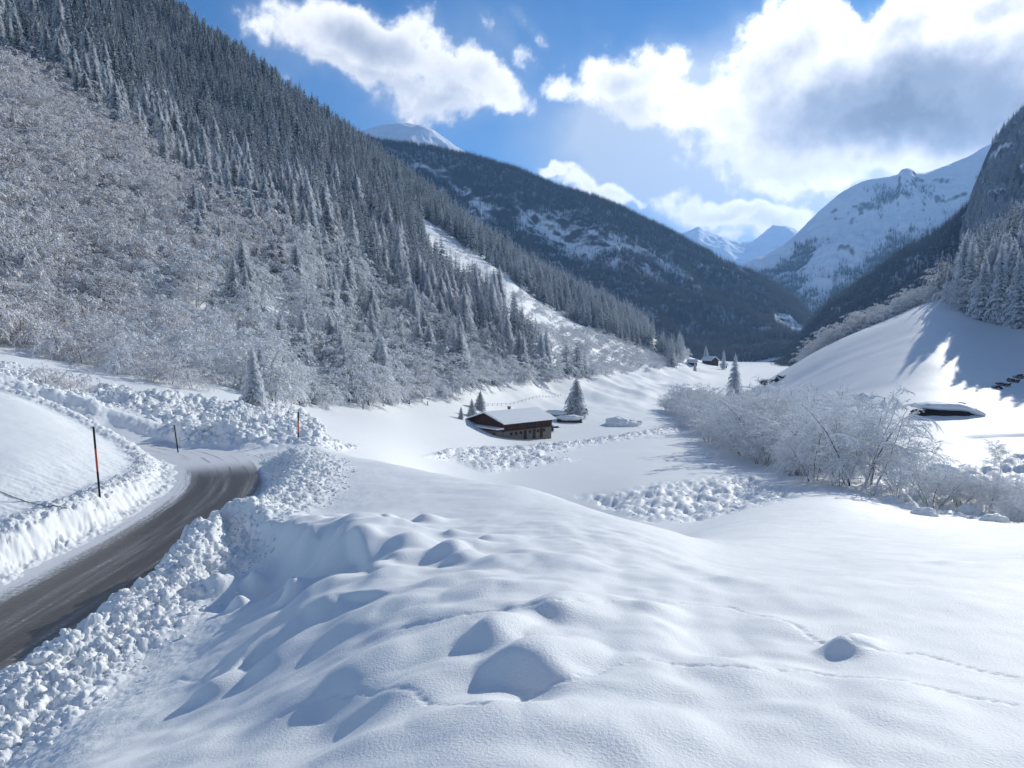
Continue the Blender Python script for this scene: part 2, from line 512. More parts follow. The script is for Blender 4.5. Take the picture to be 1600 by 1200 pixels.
# mounds: photo pixel, radius towards the sun, across, steep radius away from it, height (metres)
sx_, sy_ = math.sin(SUN_AZ), math.cos(SUN_AZ)
MOUNDS = [
    (760, 1000, .85, .36, .28, .40), (825, 1040, .8, .42, .34, .38), (872, 962, .9, .42, .34, .33), (1318, 1022, .60, .22, .20, .33),
    (1020, 952, .45, .26, .28, .15), (1145, 908, .5, .3, .3, .12), (1215, 945, .5, .3, .3, .07), (1318, 958, .4, .3, .25, .07),
    (470, 965, .8, .50, .44, .5), (505, 940, .8, .55, .5, .22), (422, 1045, .5, .28, .28, .28), (330, 1090, .45, .24, .22, .36),
    (560, 1068, 1.0, .60, .42, .36), (500, 1085, .8, .5, .4, .2), (640, 1085, .8, .4, .4, .18),
    (590, 918, .6, .33, .28, .26), (690, 920, .7, .5, .4, .22), (730, 932, .7, .42, .36, .20), (640, 948, .6, .5, .4, .20),
    (630, 862, .9, .62, .5, .30), (560, 868, .9, .5, .5, .3), (700, 868, .7, .5, .4, .24), (735, 862, .6, .4, .4, .2), (720, 885, .6, .5, .35, .24), (765, 885, .6, .4, .35, .17),
    (560, 826, .6, .34, .34, .30), (605, 822, .6, .30, .34, .30), (502, 826, .5, .26, .26, .30), (450, 832, .6, .4, .36, .2), (665, 820, .8, .34, .4, .26), (640, 836, .7, .5, .4, .2), (465, 845, .5, .3, .3, .3),
    (430, 905, .35, .45, .25, .36), (395, 908, .3, .25, .2, .3), (457, 912, .16, .14, .14, .22),
    (372, 938, .42, .36, .28, .40), (458, 935, .5, .30, .25, .34), (340, 925, .5, .4, .3, .3),
    (1010, 1075, .9, .5, .5, .17), (1120, 1070, .9, .6, .5, .17), (1090, 1010, .9, .5, .5, .10), (985, 1010, .7, .5, .4, .11), (650, 1010, .7, .5, .4, .13),
    (860, 1120, .8, .5, .5, .14), (700, 1150, .9, .6, .5, .2), (980, 1150, .9, .6, .5, .14), (1200, 1140, .9, .6, .5, .10), (1400, 1100, .8, .5, .5, .08), (1480, 880, .5, .5, .4, .05), (1230, 985, .6, .4, .4, .07),
    (560, 975, .7, .4, .35, .16), (610, 985, .7, .4, .35, .14), (680, 970, .7, .5, .35, .12),
]
HOLLOWS = [(425, 905, .75, .55, .42), (395, 925, .6, .5, .28), (350, 900, .5, .45, .25), (520, 1145, .45, .4, .08), (830, 1090, .3, .35, .10)]
for _ in range(46):
    _a = random.uniform(480, 900)
    MOUNDS.append((_a, random.uniform(838, 1010), random.uniform(.35, .8), random.uniform(.2, .42), random.uniform(.2, .36), random.uniform(.05, .17)))
for _ in range(26):
    MOUNDS.append((random.uniform(850, 1300), random.uniform(900, 1180), random.uniform(.35, .8), random.uniform(.25, .5), random.uniform(.25, .4), random.uniform(.03, .08)))
pos = [spot(m[0], m[1]) for m in MOUNDS]
hpos = [spot(m[0], m[1]) for m in HOLLOWS]
jm = np.where(Yg < 26)[0][-1] + 1
xm, ym = xs[:jm], ys_[:jm]
add = np.zeros(xm.shape)
wx = xm + .12 * perlin(xm * 1.1, ym * 1.1)
wy = ym + .12 * perlin(xm * 1.1 + 9, ym * 1.1 + 3)
for (px, py, ra, rc, rs, h), (mx, my, mz) in zip(MOUNDS, pos):
    dx, dy = wx - mx, wy - my
    s = dx * sx_ + dy * sy_
    c = dx * sy_ - dy * sx_
    far_k = .68 if my > 10.5 and h < .5 else 1.0
    if my < 8:
        far_k = .82
    ra, rc, rs, h = ra * far_k, rc * far_k, rs * far_k, h * (.85 if far_k < 1 else 1)
    rr = np.where(s > 0, ra, rs)
    q = (s / rr) ** 2 + (c / rc) ** 2
    b = (.56 if my < 10.5 else 1.1) * h * np.exp(-1.0 * q ** 1.1)
    add = np.maximum(add, b) + .25 * np.minimum(add, b)
SCARPS = [([(285, 880), (315, 856), (350, 842), (385, 838), (420, 850), (455, 852), (490, 866), (520, 852), (545, 872)], .52, 1.3, .36),
          ([(520, 950), (488, 962), (455, 985), (425, 1010)], .2, .9, .4)]
for pl, h, rb, rf_ in SCARPS:
    q = np.array([spot(*p)[:2] for p in pl])
    bd = np.full(xm.shape, 1e9)
    sg = np.ones(xm.shape)
    for i in range(len(q) - 1):
        ab = q[i + 1] - q[i]
        t = np.clip(((wx - q[i][0]) * ab[0] + (wy - q[i][1]) * ab[1]) / (ab @ ab), 0, 1)
        dx, dy = wx - q[i][0] - t * ab[0], wy - q[i][1] - t * ab[1]
        d = np.hypot(dx, dy)
        c_ = (ab[0] * dy - ab[1] * dx) * np.sign(ab[0])
        sg = np.where(d < bd, np.where(c_ > 0, 1, -1), sg)
        bd = np.minimum(bd, d)
    b = h * np.where(sg > 0, np.exp(-(bd / rb) ** 2), np.exp(-(bd / rf_) ** 2)) * (1 + .35 * perlin(wx * 1.6 + 3, wy * 1.6))
    add = np.maximum(add, b) + .2 * np.minimum(add, b)
for (px, py, ra, rc, h), (mx, my, mz) in zip(HOLLOWS, hpos):
    dx, dy = wx - mx, wy - my
    s = dx * sx_ + dy * sy_
    c = dx * sy_ - dy * sx_
    add -= h * np.exp(-((s / ra) ** 2 + (c / rc) ** 2))
add = blur1(blur1(add, 1, 0), 2, 1)
hs[:jm] += add
HEIGHT = np.vstack([hs, H[jn:]])
# animal tracks, little pits in a line
TRACKS = [
    [(620, 985), (700, 965), (800, 950), (880, 938), (960, 938), (1050, 940), (1140, 948), (1240, 975), (1330, 1000), (1440, 1022), (1530, 1048), (1600, 1062)],
    [(180, 1080), (215, 1085), (280, 1060), (345, 1056)],
    [(440, 1115), (520, 1085), (590, 1082), (660, 1092), (750, 1102), (820, 1090), (900, 1060), (960, 1040), (1020, 1030), (1090, 1040), (1180, 1045), (1260, 1048), (1380, 1060), (1480, 1080), (1600, 1104)],
]
for tr in TRACKS:
    pts = np.array([spot(*p)[:2] for p in tr])
    seg = np.hypot(*np.diff(pts, axis=0).T)
    L = np.concatenate([[0], np.cumsum(seg)])
    n = int(L[-1] / .055)
    for k in range(n):
        t = L[-1] * k / n
        cx, cy = np.interp(t, L, pts[:, 0]) + random.gauss(0, .006), np.interp(t, L, pts[:, 1]) + random.gauss(0, .014)
        i0, i1 = np.searchsorted(Yg, (cy - .13, cy + .13))
        j0, j1 = np.searchsorted(ug, ((cx - .14) / cy, (cx + .14) / cy))
        if i1 <= i0 or j1 <= j0:
            continue
        dd = ((xs[i0:i1, j0:j1] - cx) / .034) ** 2 + ((ys_[i0:i1, j0:j1] - cy) / .024) ** 2
        hs[i0:i1, j0:j1] -= (.008 + .008 * random.random()) * np.exp(-dd)
# the road cutting and its snow banks
yy = ys_
nlow = fbm(xs * .8, yy * .8, 3)
nclod = lumps(xs * 3.6, yy * 3.6) * .12 + lumps(xs * 7.5 + 3, yy * 7.5, 7) * .085 + lumps(xs * 15, yy * 15, 3) * .045 + .05 * fbm(xs * 3, yy * 3, 3)
nw = .22 * nlow + .10 * fbm(xs * 2.6, yy * 2.6, 3)
ZR = -6.0 + .02 * nlow
tr_ = sstep(1.45, 3.1, S + nw)                       # right bank
berm = np.exp(-((S - 3.0) / 1.05) ** 2)
right_h = ZR * (1 - tr_) + (hs + .30 * berm) * tr_
rough_r = sstep(1.45, 2.1, S + nw) * sstep(5.0, 3.9, S + .5 * nlow)
right_h = right_h + rough_r * (nclod * 1.0 + .05 * fbm(xs * 6, yy * 6, 3))
tl = sstep(2.15, 2.75, -S + nw * .8)                 # left bank: steep cut face
berml = np.exp(-((-S - 3.0) / .55) ** 2)
groove = .10 * fbm(xs * 1.2, yy * 4.5, 3)
left_h = ZR * (1 - tl) + (hs + .22 * berml + groove * .5) * tl
rough_l = sstep(1.7, 2.3, -S + nw) * sstep(3.9, 3.2, -S + .4 * nlow)
left_h = left_h - .38 * tl * np.exp(-((-S - 2.8) / 2.6) ** 2)
left_h = left_h + rough_l * (nclod * .75 + .07 * fbm(xs * 5, yy * 5, 3) + .03 * fbm(xs * 14, yy * 14, 2))
corr = (np.abs(S) < 7) & (yy < 50)
hr = np.where(S > 0, right_h, left_h)
hr = hr + np.where(np.abs(S) > 1.0, .018 * fbm(xs * 9, yy * 9, 3) * sstep(1.0, 1.6, np.abs(S)), 0)
fade = sstep(7, 4.6, np.abs(S)) * sstep(47, 41, yy)
hs = np.where(corr, hs * (1 - fade) + hr * fade, hs)
# cleared turning place beside the bend
cl = np.exp(-(((xs + 12.2) / 2.4) ** 2 + ((yy - 37.5) / 3.0) ** 2) ** 2)
hs = hs * (1 - cl) + (-5.99 + .03 * nclod) * cl
H[:jn] = hs

# --- avalanche debris and trampled snow further out
AV = [(110, 612), (160, 600), (250, 622), (330, 632), (470, 640), (500, 655), (520, 690), (580, 699), (480, 712), (360, 708), (285, 700), (255, 668), (180, 640)]
AVUP = [(-60, 560), (20, 565), (110, 600), (180, 640), (110, 640), (20, 600), (-60, 590)]
DEB1 = [(655, 714), (700, 702), (800, 697), (900, 688), (1000, 672), (1062, 664), (1062, 676), (980, 690), (900, 704), (850, 714), (915, 716), (890, 724), (800, 738), (760, 742), (715, 726)]
DEB2 = [(875, 772), (960, 765), (1010, 752), (1090, 742), (1180, 735), (1195, 748), (1280, 762), (1235, 785), (1200, 792), (1120, 812), (1080, 822), (1010, 818), (950, 800)]
RIV = [(1380, 770), (1480, 735), (1600, 700), (1700, 690), (1900, 720), (1900, 900), (1600, 822), (1500, 815), (1420, 795)]
m_av = np.maximum(poly_mask(PX, PY, AV, 14), .30 * poly_mask(PX, PY, AVUP, 10)) * ((Y2 > 37) & (Y2 < 110))
m_av = m_av * (sstep(38, 44, Y2))
m1 = poly_mask(PX, PY, DEB1, 8) * ((Y2 > 90) & (Y2 < 340))
m2 = poly_mask(PX, PY, DEB2, 14) * ((Y2 > 50) & (Y2 < 150))
mr = poly_mask(PX, PY, RIV, 14) * ((Y2 > 58) & (Y2 < 125))
H += m_av * (.5 * lumps(X2 * .6, Y2 * .6) + .55 * lumps(X2 * 1.5, Y2 * 1.5, 5) + .36 * lumps(X2 * 3.0, Y2 * 3.0, 9) + .1 + 1.0 * fbm(X2 * .12, Y2 * .12, 2))
H += m1 * (.45 * lumps(X2 * .5, Y2 * .35) + .6 * lumps(X2 * 1.0, Y2 * .7, 5) + .3 + .3 * fbm(X2 * .2, Y2 * .2, 2))
H += m2 * (.50 * lumps(X2 * .8, Y2 * .32) + .32 * lumps(X2 * 1.5, Y2 * .8, 5) - .55 + .5 * fbm(X2 * .2, Y2 * .25, 2))
H += mr * (1.3 * lumps(X2 * .40, Y2 * .35) + .7 * lumps(X2 * .9, Y2 * .8, 5) - 1.3)
# wind-shaped rolls on the right hill, rough ground under the forests
hill = sstep(.30, .36, U2) * (Y2 > 120) * (Y2 < 330)
H += hill * (.45 * fbm(X2 * .018 + Y2 * .02, Y2 * .05, 3) * sstep(120, 190, Y2))
leftm = sstep(.28, .2, U2) * sstep(110, 200, Y2 + 60 * sstep(-.1, .05, -U2) - 60 * sstep(-.2, .1, U2))
H += leftm * (5.5 * fbm(X2 * .012, Y2 * .012, 4) + 1.2 * fbm(X2 * .06, Y2 * .06, 3)  ) * sstep(170, 380, Y2)
mid = (Y2 > 25) & (U2 > -.45)
H += np.where(mid, .10 * fbm(X2 * .07, Y2 * .07, 3) * sstep(25, 60, Y2), 0)
# stream bank edge on the right flat
tb = spot(1490, 684)
H += -.9 * sstep(-1.2, .2, Y2 - (tb[1] + (X2 - tb[0]) * .10)) * sstep(3.2, 1.0, Y2 - (tb[1] + (X2 - tb[0]) * .10)) * sstep(-2, 6, X2 - tb[0]) * (U2 > .5)
HEIGHT = H


# ------------------------------------------------------------------ materials
def new_mat(name):
    m = bpy.data.materials.new(name)
    m.use_nodes = True
    N = NT(m.node_tree)
    N.n.clear()
    out = N.node('ShaderNodeOutputMaterial')
    b = N.node('ShaderNodeBsdfPrincipled')
    N.l.new(b.outputs[0], out.inputs[0])
    b.inputs['Roughness'].default_value = .7
    b.inputs['Specular IOR Level'].default_value = .25
    return m, N, b


def bump(N, b, h, strength, dist):
    bp = N.node('ShaderNodeBump')
    bp.inputs['Strength'].default_value = strength
    bp.inputs['Distance'].default_value = dist
    N.plug(bp.inputs['Height'], h)
    N.l.new(bp.outputs[0], b.inputs['Normal'])
    return bp


def snow_material(name, grain=True):
    m, N, b = new_mat(name)
    t = N.node('ShaderNodeTexCoord').outputs['Object']
    tone = N.noise(t, .35, 3)
    b.inputs['Roughness'].default_value = .62
    N.plug(b.inputs['Base Color'], N.mix(tone, (.83, .855, .86), (.865, .885, .88)))
    if grain:
        g1 = N.noise(t, 42, 4, .65)
        g2 = N.noise(N.vm('MULTIPLY', t, (1.0, 2.4, 1.0)), 7, 3, .5)
        h = N.m('MULTIPLY_ADD', g1, .60, N.m('MULTIPLY', g2, .16))
        bump(N, b, h, .55, .028)
    return m


M_SNOW = snow_material('snow')
M_CLOD = snow_material('snow_clod')


def simple(name, col, rough=.7, var=.25, scale=3.0, metal=0):
    m, N, b = new_mat(name)
    t = N.node('ShaderNodeTexCoord').outputs['Object']
    n = N.noise(t, scale, 5, .6)
    a = tuple(c * (1 - var) for c in col)
    c = tuple(min(1, c * (1 + var)) for c in col)
    N.plug(b.inputs['Base Color'], N.mix(n, a, c))
    b.inputs['Roughness'].default_value = rough
    b.inputs['Metallic'].default_value = metal
    return m


def foliage_material(name, dark, dark2, snow=(.80, .84, .88), bias=0.0, nscale=1.3, amount=1.0, trans=0.0, clump=.9):
    snow = tuple(snow) + (1,)
    """needles or twigs with snow lying on whatever faces up"""
    m, N, b = new_mat(name)
    geo = N.node('ShaderNodeNewGeometry')
    nz = N.sep(geo.outputs['Normal'])[2]
    t = N.node('ShaderNodeTexCoord').outputs['Object']
    n = N.noise(t, nscale, 3, .65)
    n2 = N.noise(t, nscale * .22, 2, .5)
    f = N.m('ADD', N.m('MULTIPLY_ADD', N.m('SUBTRACT', n, .5), 1.6, N.m('MULTIPLY', nz, amount)), bias)
    f = N.m('ADD', f, N.m('MULTIPLY', N.m('SUBTRACT', n2, .5), clump))
    f = N.smooth(f, .0, .42)
    oi = N.node('ShaderNodeObjectInfo')
    dk = N.mix(oi.outputs['Random'], dark, dark2)
    N.plug(b.inputs['Base Color'], N.mix(f, dk, snow))
    b.inputs['Roughness'].default_value = .75
    if trans:
        tl_ = N.node('ShaderNodeBsdfTranslucent')
        N.plug(tl_.inputs[0], snow)
        ms = N.node('ShaderNodeMixShader')
        N.plug(ms.inputs[0], N.m('MULTIPLY', f, trans))
        N.l.new(b.outputs[0], ms.inputs[1])
        N.l.new(tl_.outputs[0], ms.inputs[2])
        out = [q for q in N.n if q.type == 'OUTPUT_MATERIAL'][0]
        N.l.new(ms.outputs[0], out.inputs[0])
    return m


M_SPRUCE = foliage_material('spruce_needles', (.016, .026, .022), (.035, .045, .030), bias=.44, nscale=1.5, trans=.28)
M_SPRUCE_NEAR = foliage_material('snowy_spruce_needles', (.020, .030, .024), (.035, .045, .030), snow=(.86, .88, .91), bias=.80, nscale=1.6, trans=.25, clump=1.6)
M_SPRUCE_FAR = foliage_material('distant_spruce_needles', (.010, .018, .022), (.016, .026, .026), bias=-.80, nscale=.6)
M_TWIG = foliage_material('frosted_twigs', (.20, .17, .16), (.16, .14, .13), snow=(.90, .93, .96), bias=.98, nscale=2.5, clump=2.2)
M_TWIG_RED = foliage_material('frosted_birch_twigs', (.30, .21, .18), (.24, .18, .16), snow=(.93, .91, .91), bias=.86, nscale=2.2, clump=2.2)
M_FROSTBARK = foliage_material('frosted_bark', (.085, .06, .045), (.07, .055, .045), bias=.35, nscale=1.6)
M_BARK = simple('bark', (.075, .055, .042), .9, .4, 6)
M_ASPHALT = None


def rock_snow_material(name, rock=(.10, .095, .09), lo=.62, hi=.80, scale=.03, amp=.5, snow=(.80, .84, .88)):
    m, N, b = new_mat(name)
    geo = N.node('ShaderNodeNewGeometry')
    nz = N.sep(geo.outputs['Normal'])[2]
    t = N.node('ShaderNodeTexCoord').outputs['Object']
    n = N.noise(t, scale, 8, .62)
    f = N.smooth(N.m('MULTIPLY_ADD', N.m('SUBTRACT', n, .5), amp, nz), lo, hi)
    rc_ = N.mix(N.noise(t, scale * 5, 5, .6), tuple(c * .55 for c in rock), tuple(c * 1.5 for c in rock))
    N.plug(b.inputs['Base Color'], N.mix(f, rc_, snow))
    b.inputs['Roughness'].default_value = .8
    bump(N, b, N.noise(t, scale * 6, 6, .6), .5, 1.2 / max(scale * 30, .3))
    return m


# ------------------------------------------------------------------ mesh helpers
def grid_mesh(name, X, Y, Z, smooth=True):
    ny, nx = X.shape
    me = bpy.data.meshes.new(name)
    nv = nx * ny
    co = np.empty((nv, 3), np.float32)
    co[:, 0] = X.ravel()
    co[:, 1] = Y.ravel()
    co[:, 2] = Z.ravel()
    i = (np.arange(ny - 1)[:, None] * nx + np.arange(nx - 1)[None, :]).ravel()
    quads = np.stack([i, i + 1, i + nx + 1, i + nx], 1).astype(np.int32)
    nf = len(quads)
    me.vertices.add(nv)
    me.vertices.foreach_set('co', co.ravel())
    me.loops.add(nf * 4)
    me.loops.foreach_set('vertex_index', quads.ravel())
    me.polygons.add(nf)
    me.polygons.foreach_set('loop_start', np.arange(0, nf * 4, 4, dtype=np.int32))
    me.polygons.foreach_set('loop_total', np.full(nf, 4, np.int32))
    me.update(calc_edges=True)
    me.validate()
    me.polygons.foreach_set('use_smooth', np.full(nf, smooth))
    return me


def tri_mesh(name, V, F, mats=(), midx=None, smooth=False):
    V = np.asarray(V, np.float32)
    F = np.asarray(F, np.int32)
    me = bpy.data.meshes.new(name)
    me.vertices.add(len(V))
    me.vertices.foreach_set('co', V.ravel())
    k = F.shape[1]
    me.loops.add(len(F) * k)
    me.loops.foreach_set('vertex_index', F.ravel())
    me.polygons.add(len(F))
    me.polygons.foreach_set('loop_start', np.arange(0, len(F) * k, k, dtype=np.int32))
    me.polygons.foreach_set('loop_total', np.full(len(F), k, np.int32))
    me.update(calc_edges=True)
    me.polygons.foreach_set('use_smooth', np.full(len(F), smooth))
    for m in mats:
        me.materials.append(m)
    if midx is not None:
        me.polygons.foreach_set('material_index', np.asarray(midx, np.int32))
    return me


def link(name, data, mat=None, parent=None, loc=None, rotz=None, **props):
    o = bpy.data.objects.new(name, data)
    COL.objects.link(o)
    if mat is not None:
        data.materials.append(mat)
    if parent is not None:
        o.parent = parent
    if loc is not None:
        o.location = loc
    if rotz is not None:
        o.rotation_euler = (0, 0, rotz)
    for k, v in props.items():
        o[k] = v
    return o


class MB:
    """collects boxes, prisms and tubes into one mesh"""

    def __init__(s):
        s.v = []
        s.f = []

    def add(s, vs, fs):
        b = len(s.v)
        s.v += [tuple(v) for v in vs]
        s.f += [tuple(b + i for i in f) for f in fs]

    def box(s, x0, x1, y0, y1, z0, z1):
        s.add([(x0, y0, z0), (x1, y0, z0), (x1, y1, z0), (x0, y1, z0), (x0, y0, z1), (x1, y0, z1), (x1, y1, z1), (x0, y1, z1)],
              [(0, 3, 2, 1), (4, 5, 6, 7), (0, 1, 5, 4), (1, 2, 6, 5), (2, 3, 7, 6), (3, 0, 4, 7)])

    def prism(s, prof, x0, x1):
        """profile in (y, z) extruded along x"""
        n = len(prof)
        s.add([(x0, p[0], p[1]) for p in prof] + [(x1, p[0], p[1]) for p in prof],
              [tuple(range(n))[::-1], tuple(range(n, 2 * n))] + [(i, (i + 1) % n, n + (i + 1) % n, n + i) for i in range(n)])

    def tube(s, pts, rad, n=8):
        pts = [Vector(p) for p in pts]
        if not isinstance(rad, (list, tuple)):
            rad = [rad] * len(pts)
        vs, fs = [], []
        for i, p in enumerate(pts):
            d = (pts[min(i + 1, len(pts) - 1)] - pts[max(i - 1, 0)]).normalized()
            a = d.cross(Vector((0, 0, 1)) if abs(d.z) < .9 else Vector((1, 0, 0))).normalized()
            b = d.cross(a)
            for k in range(n):
                t = 2 * math.pi * k / n
                vs.append(p + (a * math.cos(t) + b * math.sin(t)) * rad[i])
        for i in range(len(pts) - 1):
            for k in range(n):
                fs.append((i * n + k, i * n + (k + 1) % n, (i + 1) * n + (k + 1) % n, (i + 1) * n + k))
        fs.append(tuple(range(n))[::-1])
        fs.append(tuple((len(pts) - 1) * n + k for k in range(n)))
        s.add(vs, fs)

    def build(s, name, mat, parent=None, smooth=False, **kw):
        me = bpy.data.meshes.new(name)
        me.from_pydata(s.v, [], s.f)
        me.validate()
        if smooth:
            me.polygons.foreach_set('use_smooth', [True] * len(me.polygons))
        return link(name, me, mat, parent, **kw)


def empty(name, loc, rotz=0, **props):
    return link(name, None, None, None, loc, rotz, **props)


# ------------------------------------------------------------------ the ground
link('snow_field', grid_mesh('snow_field', X2, Y2, H), M_SNOW, kind='structure')
link('ground', tri_mesh('ground', [(-16000, -200, -130), (16000, -200, -130), (16000, 16000, -130), (-16000, 16000, -130)], [(0, 1, 2, 3)]), M_SNOW, kind='structure')

# road sheet, 40 mm under the foot of the banks' edge and just above the cutting floor
rs, rl = [], []
tt = np.linspace(0, len(RP) - 1, 260)
cxy = np.stack([np.interp(tt, np.arange(len(RP)), RP[:, 0]), np.interp(tt, np.arange(len(RP)), RP[:, 1])], 1)
dxy = np.gradient(cxy, axis=0)
dxy /= np.linalg.norm(dxy, axis=1)[:, None]
nrm = np.stack([dxy[:, 1], -dxy[:, 0]], 1)
acr = np.linspace(-2.3, 2.0, 42)
RX = cxy[:, 0][:, None] + nrm[:, 0][:, None] * acr[None]
RY = cxy[:, 1][:, None] + nrm[:, 1][:, None] * acr[None]
RZ = -5.955 - .015 * (acr[None] / 1.5) ** 2 + .006 * fbm(RX * 3, RY * 3, 2)
road_me = grid_mesh('road', RX.T, RY.T, RZ.T)
uvl = road_me.uv_layers.new(name='lane')
lens = np.concatenate([[0], np.cumsum(np.linalg.norm(np.diff(cxy, axis=0), axis=1))])
UV = np.stack([np.repeat(acr[:, None], 260, 1), np.repeat(lens[None], 42, 0)], -1).reshape(-1, 2)
vi = np.empty(len(road_me.loops), np.int32)
road_me.loops.foreach_get('vertex_index', vi)
uvl.data.foreach_set('uv', UV[vi].astype(np.float32).ravel())
m, N, b = new_mat('asphalt')
uvn = N.node('ShaderNodeUVMap')
uvn.uv_map = 'lane'
uv = uvn.outputs[0]
ux, uy = N.sep(uv)[:2]
st = N.comb(N.m('MULTIPLY', ux, 3.0), N.m('MULTIPLY', uy, .13), 0.0)
streak = N.noise(st, 1.6, 6, .62)
fine = N.noise(uv, 9, 5, .7)
grit = N.noise(uv, 60, 3, .6)
edgeL = N.smooth(N.m('ADD', N.m('MULTIPLY_ADD', N.m('SUBTRACT', fine, .5), 1.3, ux), N.m('MULTIPLY', N.m('SUBTRACT', streak, .5), 1.5)), -1.0, -1.6)
edgeR = N.smooth(N.m('ADD', N.m('MULTIPLY_ADD', N.m('SUBTRACT', fine, .5), .8, ux), N.m('MULTIPLY', N.m('SUBTRACT', streak, .5), .9)), .98 + .22, 1.55)
patch = N.smooth(N.m('MULTIPLY_ADD', N.m('SUBTRACT', fine, .5), .9, streak), .58, .80, 0, .62)
trk = N.m('MULTIPLY', N.m('ABSOLUTE', N.m('SUBTRACT', N.m('ABSOLUTE', N.m('ADD', ux, .1)), .68)), 2.4)
rut = N.smooth(trk, .35, 1.0)
patch = N.m('MULTIPLY', patch, N.m('MULTIPLY_ADD', rut, .85, .15))
far = N.smooth(uy, 29.5, 34)
sn = N.m('MAXIMUM', N.m('MAXIMUM', edgeL, edgeR), N.m('MAXIMUM', patch, N.m('MULTIPLY', far, N.smooth(streak, .25, .45))))
asp = N.mix(grit, (.044, .037, .030), (.11, .095, .078))
asp = N.mix(N.m('MULTIPLY', N.smooth(streak, .35, .62), N.m('MULTIPLY_ADD', rut, .8, .2)), asp, (.17, .16, .148))
N.plug(b.inputs['Base Color'], N.mix(sn, asp, (.70, .72, .74)))
N.plug(b.inputs['Roughness'], N.smooth(sn, 0, 1, .32, .8))
b.inputs['Specular IOR Level'].default_value = .4
bump(N, b, N.m('MULTIPLY_ADD', sn, 1.4, N.m('ADD', fine, N.m('MULTIPLY', grit, .3))), .7, .02)
link('road', road_me, m, kind='structure')


# ------------------------------------------------------------------ snow clods
def icosphere(sub=1):
    t = (1 + 5 ** .5) / 2
    v = [(-1, t, 0), (1, t, 0), (-1, -t, 0), (1, -t, 0), (0, -1, t), (0, 1, t), (0, -1, -t), (0, 1, -t), (t, 0, -1), (t, 0, 1), (-t, 0, -1), (-t, 0, 1)]
    f = [(0, 11, 5), (0, 5, 1), (0, 1, 7), (0, 7, 10), (0, 10, 11), (1, 5, 9), (5, 11, 4), (11, 10, 2), (10, 7, 6), (7, 1, 8), (3, 9, 4), (3, 4, 2), (3, 2, 6), (3, 6, 8), (3, 8, 9), (4, 9, 5), (2, 4, 11), (6, 2, 10), (8, 6, 7), (9, 8, 1)]
    v = [Vector(a).normalized() for a in v]
    for _ in range(sub):
        c = {}
        nf = []

        def mid(a, b):
            k = (min(a, b), max(a, b))
            if k not in c:
                v.append(((v[a] + v[b]) / 2).normalized())
                c[k] = len(v) - 1
            return c[k]
        for a, b_, d in f:
            x, y, z = mid(a, b_), mid(b_, d), mid(d, a)
            nf += [(a, x, z), (b_, y, x), (d, z, y), (x, y, z)]
        f = nf
    return np.array([tuple(a) for a in v]), np.array(f)


IV, IF = icosphere(2)
IV1, IF1 = icosphere(1)


def clod_shapes(V, n=9, amp=.33):
    out = []
    for k in range(n):
        nn = fbm(V[:, 0] * 1.5 + k * 7, V[:, 1] * 1.5 + V[:, 2] * 1.9 + k * 3, 4)
        W_ = V * (1 + amp * 1.6 * nn[:, None])
        if k % 4 == 0:
            W_ = np.clip(W_, -.72, .68)
        W_ = W_ * np.array([1, .8 + .2 * random.random(), .62 + .2 * random.random()])
        out.append(W_)
    return out


def scatter_clods(name, xs, ys, sizes, label, category, fine=True, sink=.05, group=None):
    V0, F0 = (IV, IF) if fine else (IV1, IF1)
    shapes = clod_shapes(V0)
    zs = field_at(HEIGHT, xs / ys, ys)
    n = len(xs)
    out = np.empty((n, len(V0), 3), np.float32)
    for i in range(n):
        s = shapes[i % len(shapes)]
        a = random.random() * 6.28
        ca, sa = math.cos(a), math.sin(a)
        out[i, :, 0] = xs[i] + sizes[i] * (s[:, 0] * ca - s[:, 1] * sa)
        out[i, :, 1] = ys[i] + sizes[i] * (s[:, 0] * sa + s[:, 1] * ca)
        out[i, :, 2] = zs[i] + sizes[i] * (s[:, 2] + sink - .25 * (i % 4 == 0))
    F = (F0[None] + (np.arange(n) * len(V0))[:, None, None]).reshape(-1, 3)
    o = link(name, tri_mesh(name, out.reshape(-1, 3), F, smooth=True), M_CLOD, kind='stuff', label=label, category=category)
    return o


# beside the road
pts = []
for _ in range(22000):
    k = random.random()
    t = random.uniform(0, 1) ** .8 * (len(RP) - 1) * .62
    c = np.array([np.interp(t, np.arange(len(RP)), RP[:, 0]), np.interp(t, np.arange(len(RP)), RP[:, 1])])
    i = min(int(t), len(RP) - 2)
    d = RP[i + 1] - RP[i]
    d = d / np.linalg.norm(d)
    n_ = np.array([d[1], -d[0]])
    s = random.choice((1, 1, 1, 1, -1))
    off = random.triangular(1.6, 5.2, 3.0) if s > 0 else -random.triangular(2.6, 3.7, 3.1)
    p = c + n_ * off
    if p[1] < 7 or (k < .4 and abs(perlin(np.array([p[0] * .8]), np.array([p[1] * .8]))[0]) > .25):
        continue
    r = .012 + .05 * random.random() ** 3.5 + (.04 + .07 * random.random() if random.random() < .012 else 0)
    if s < 0:
        r *= .62
    pts.append((p[0], p[1], r))
pts = np.array(pts)
scatter_clods('snow_rubble', pts[:, 0], pts[:, 1], pts[:, 2], 'loose lumps of ploughed snow heaped along both road edges', 'snow rubble')


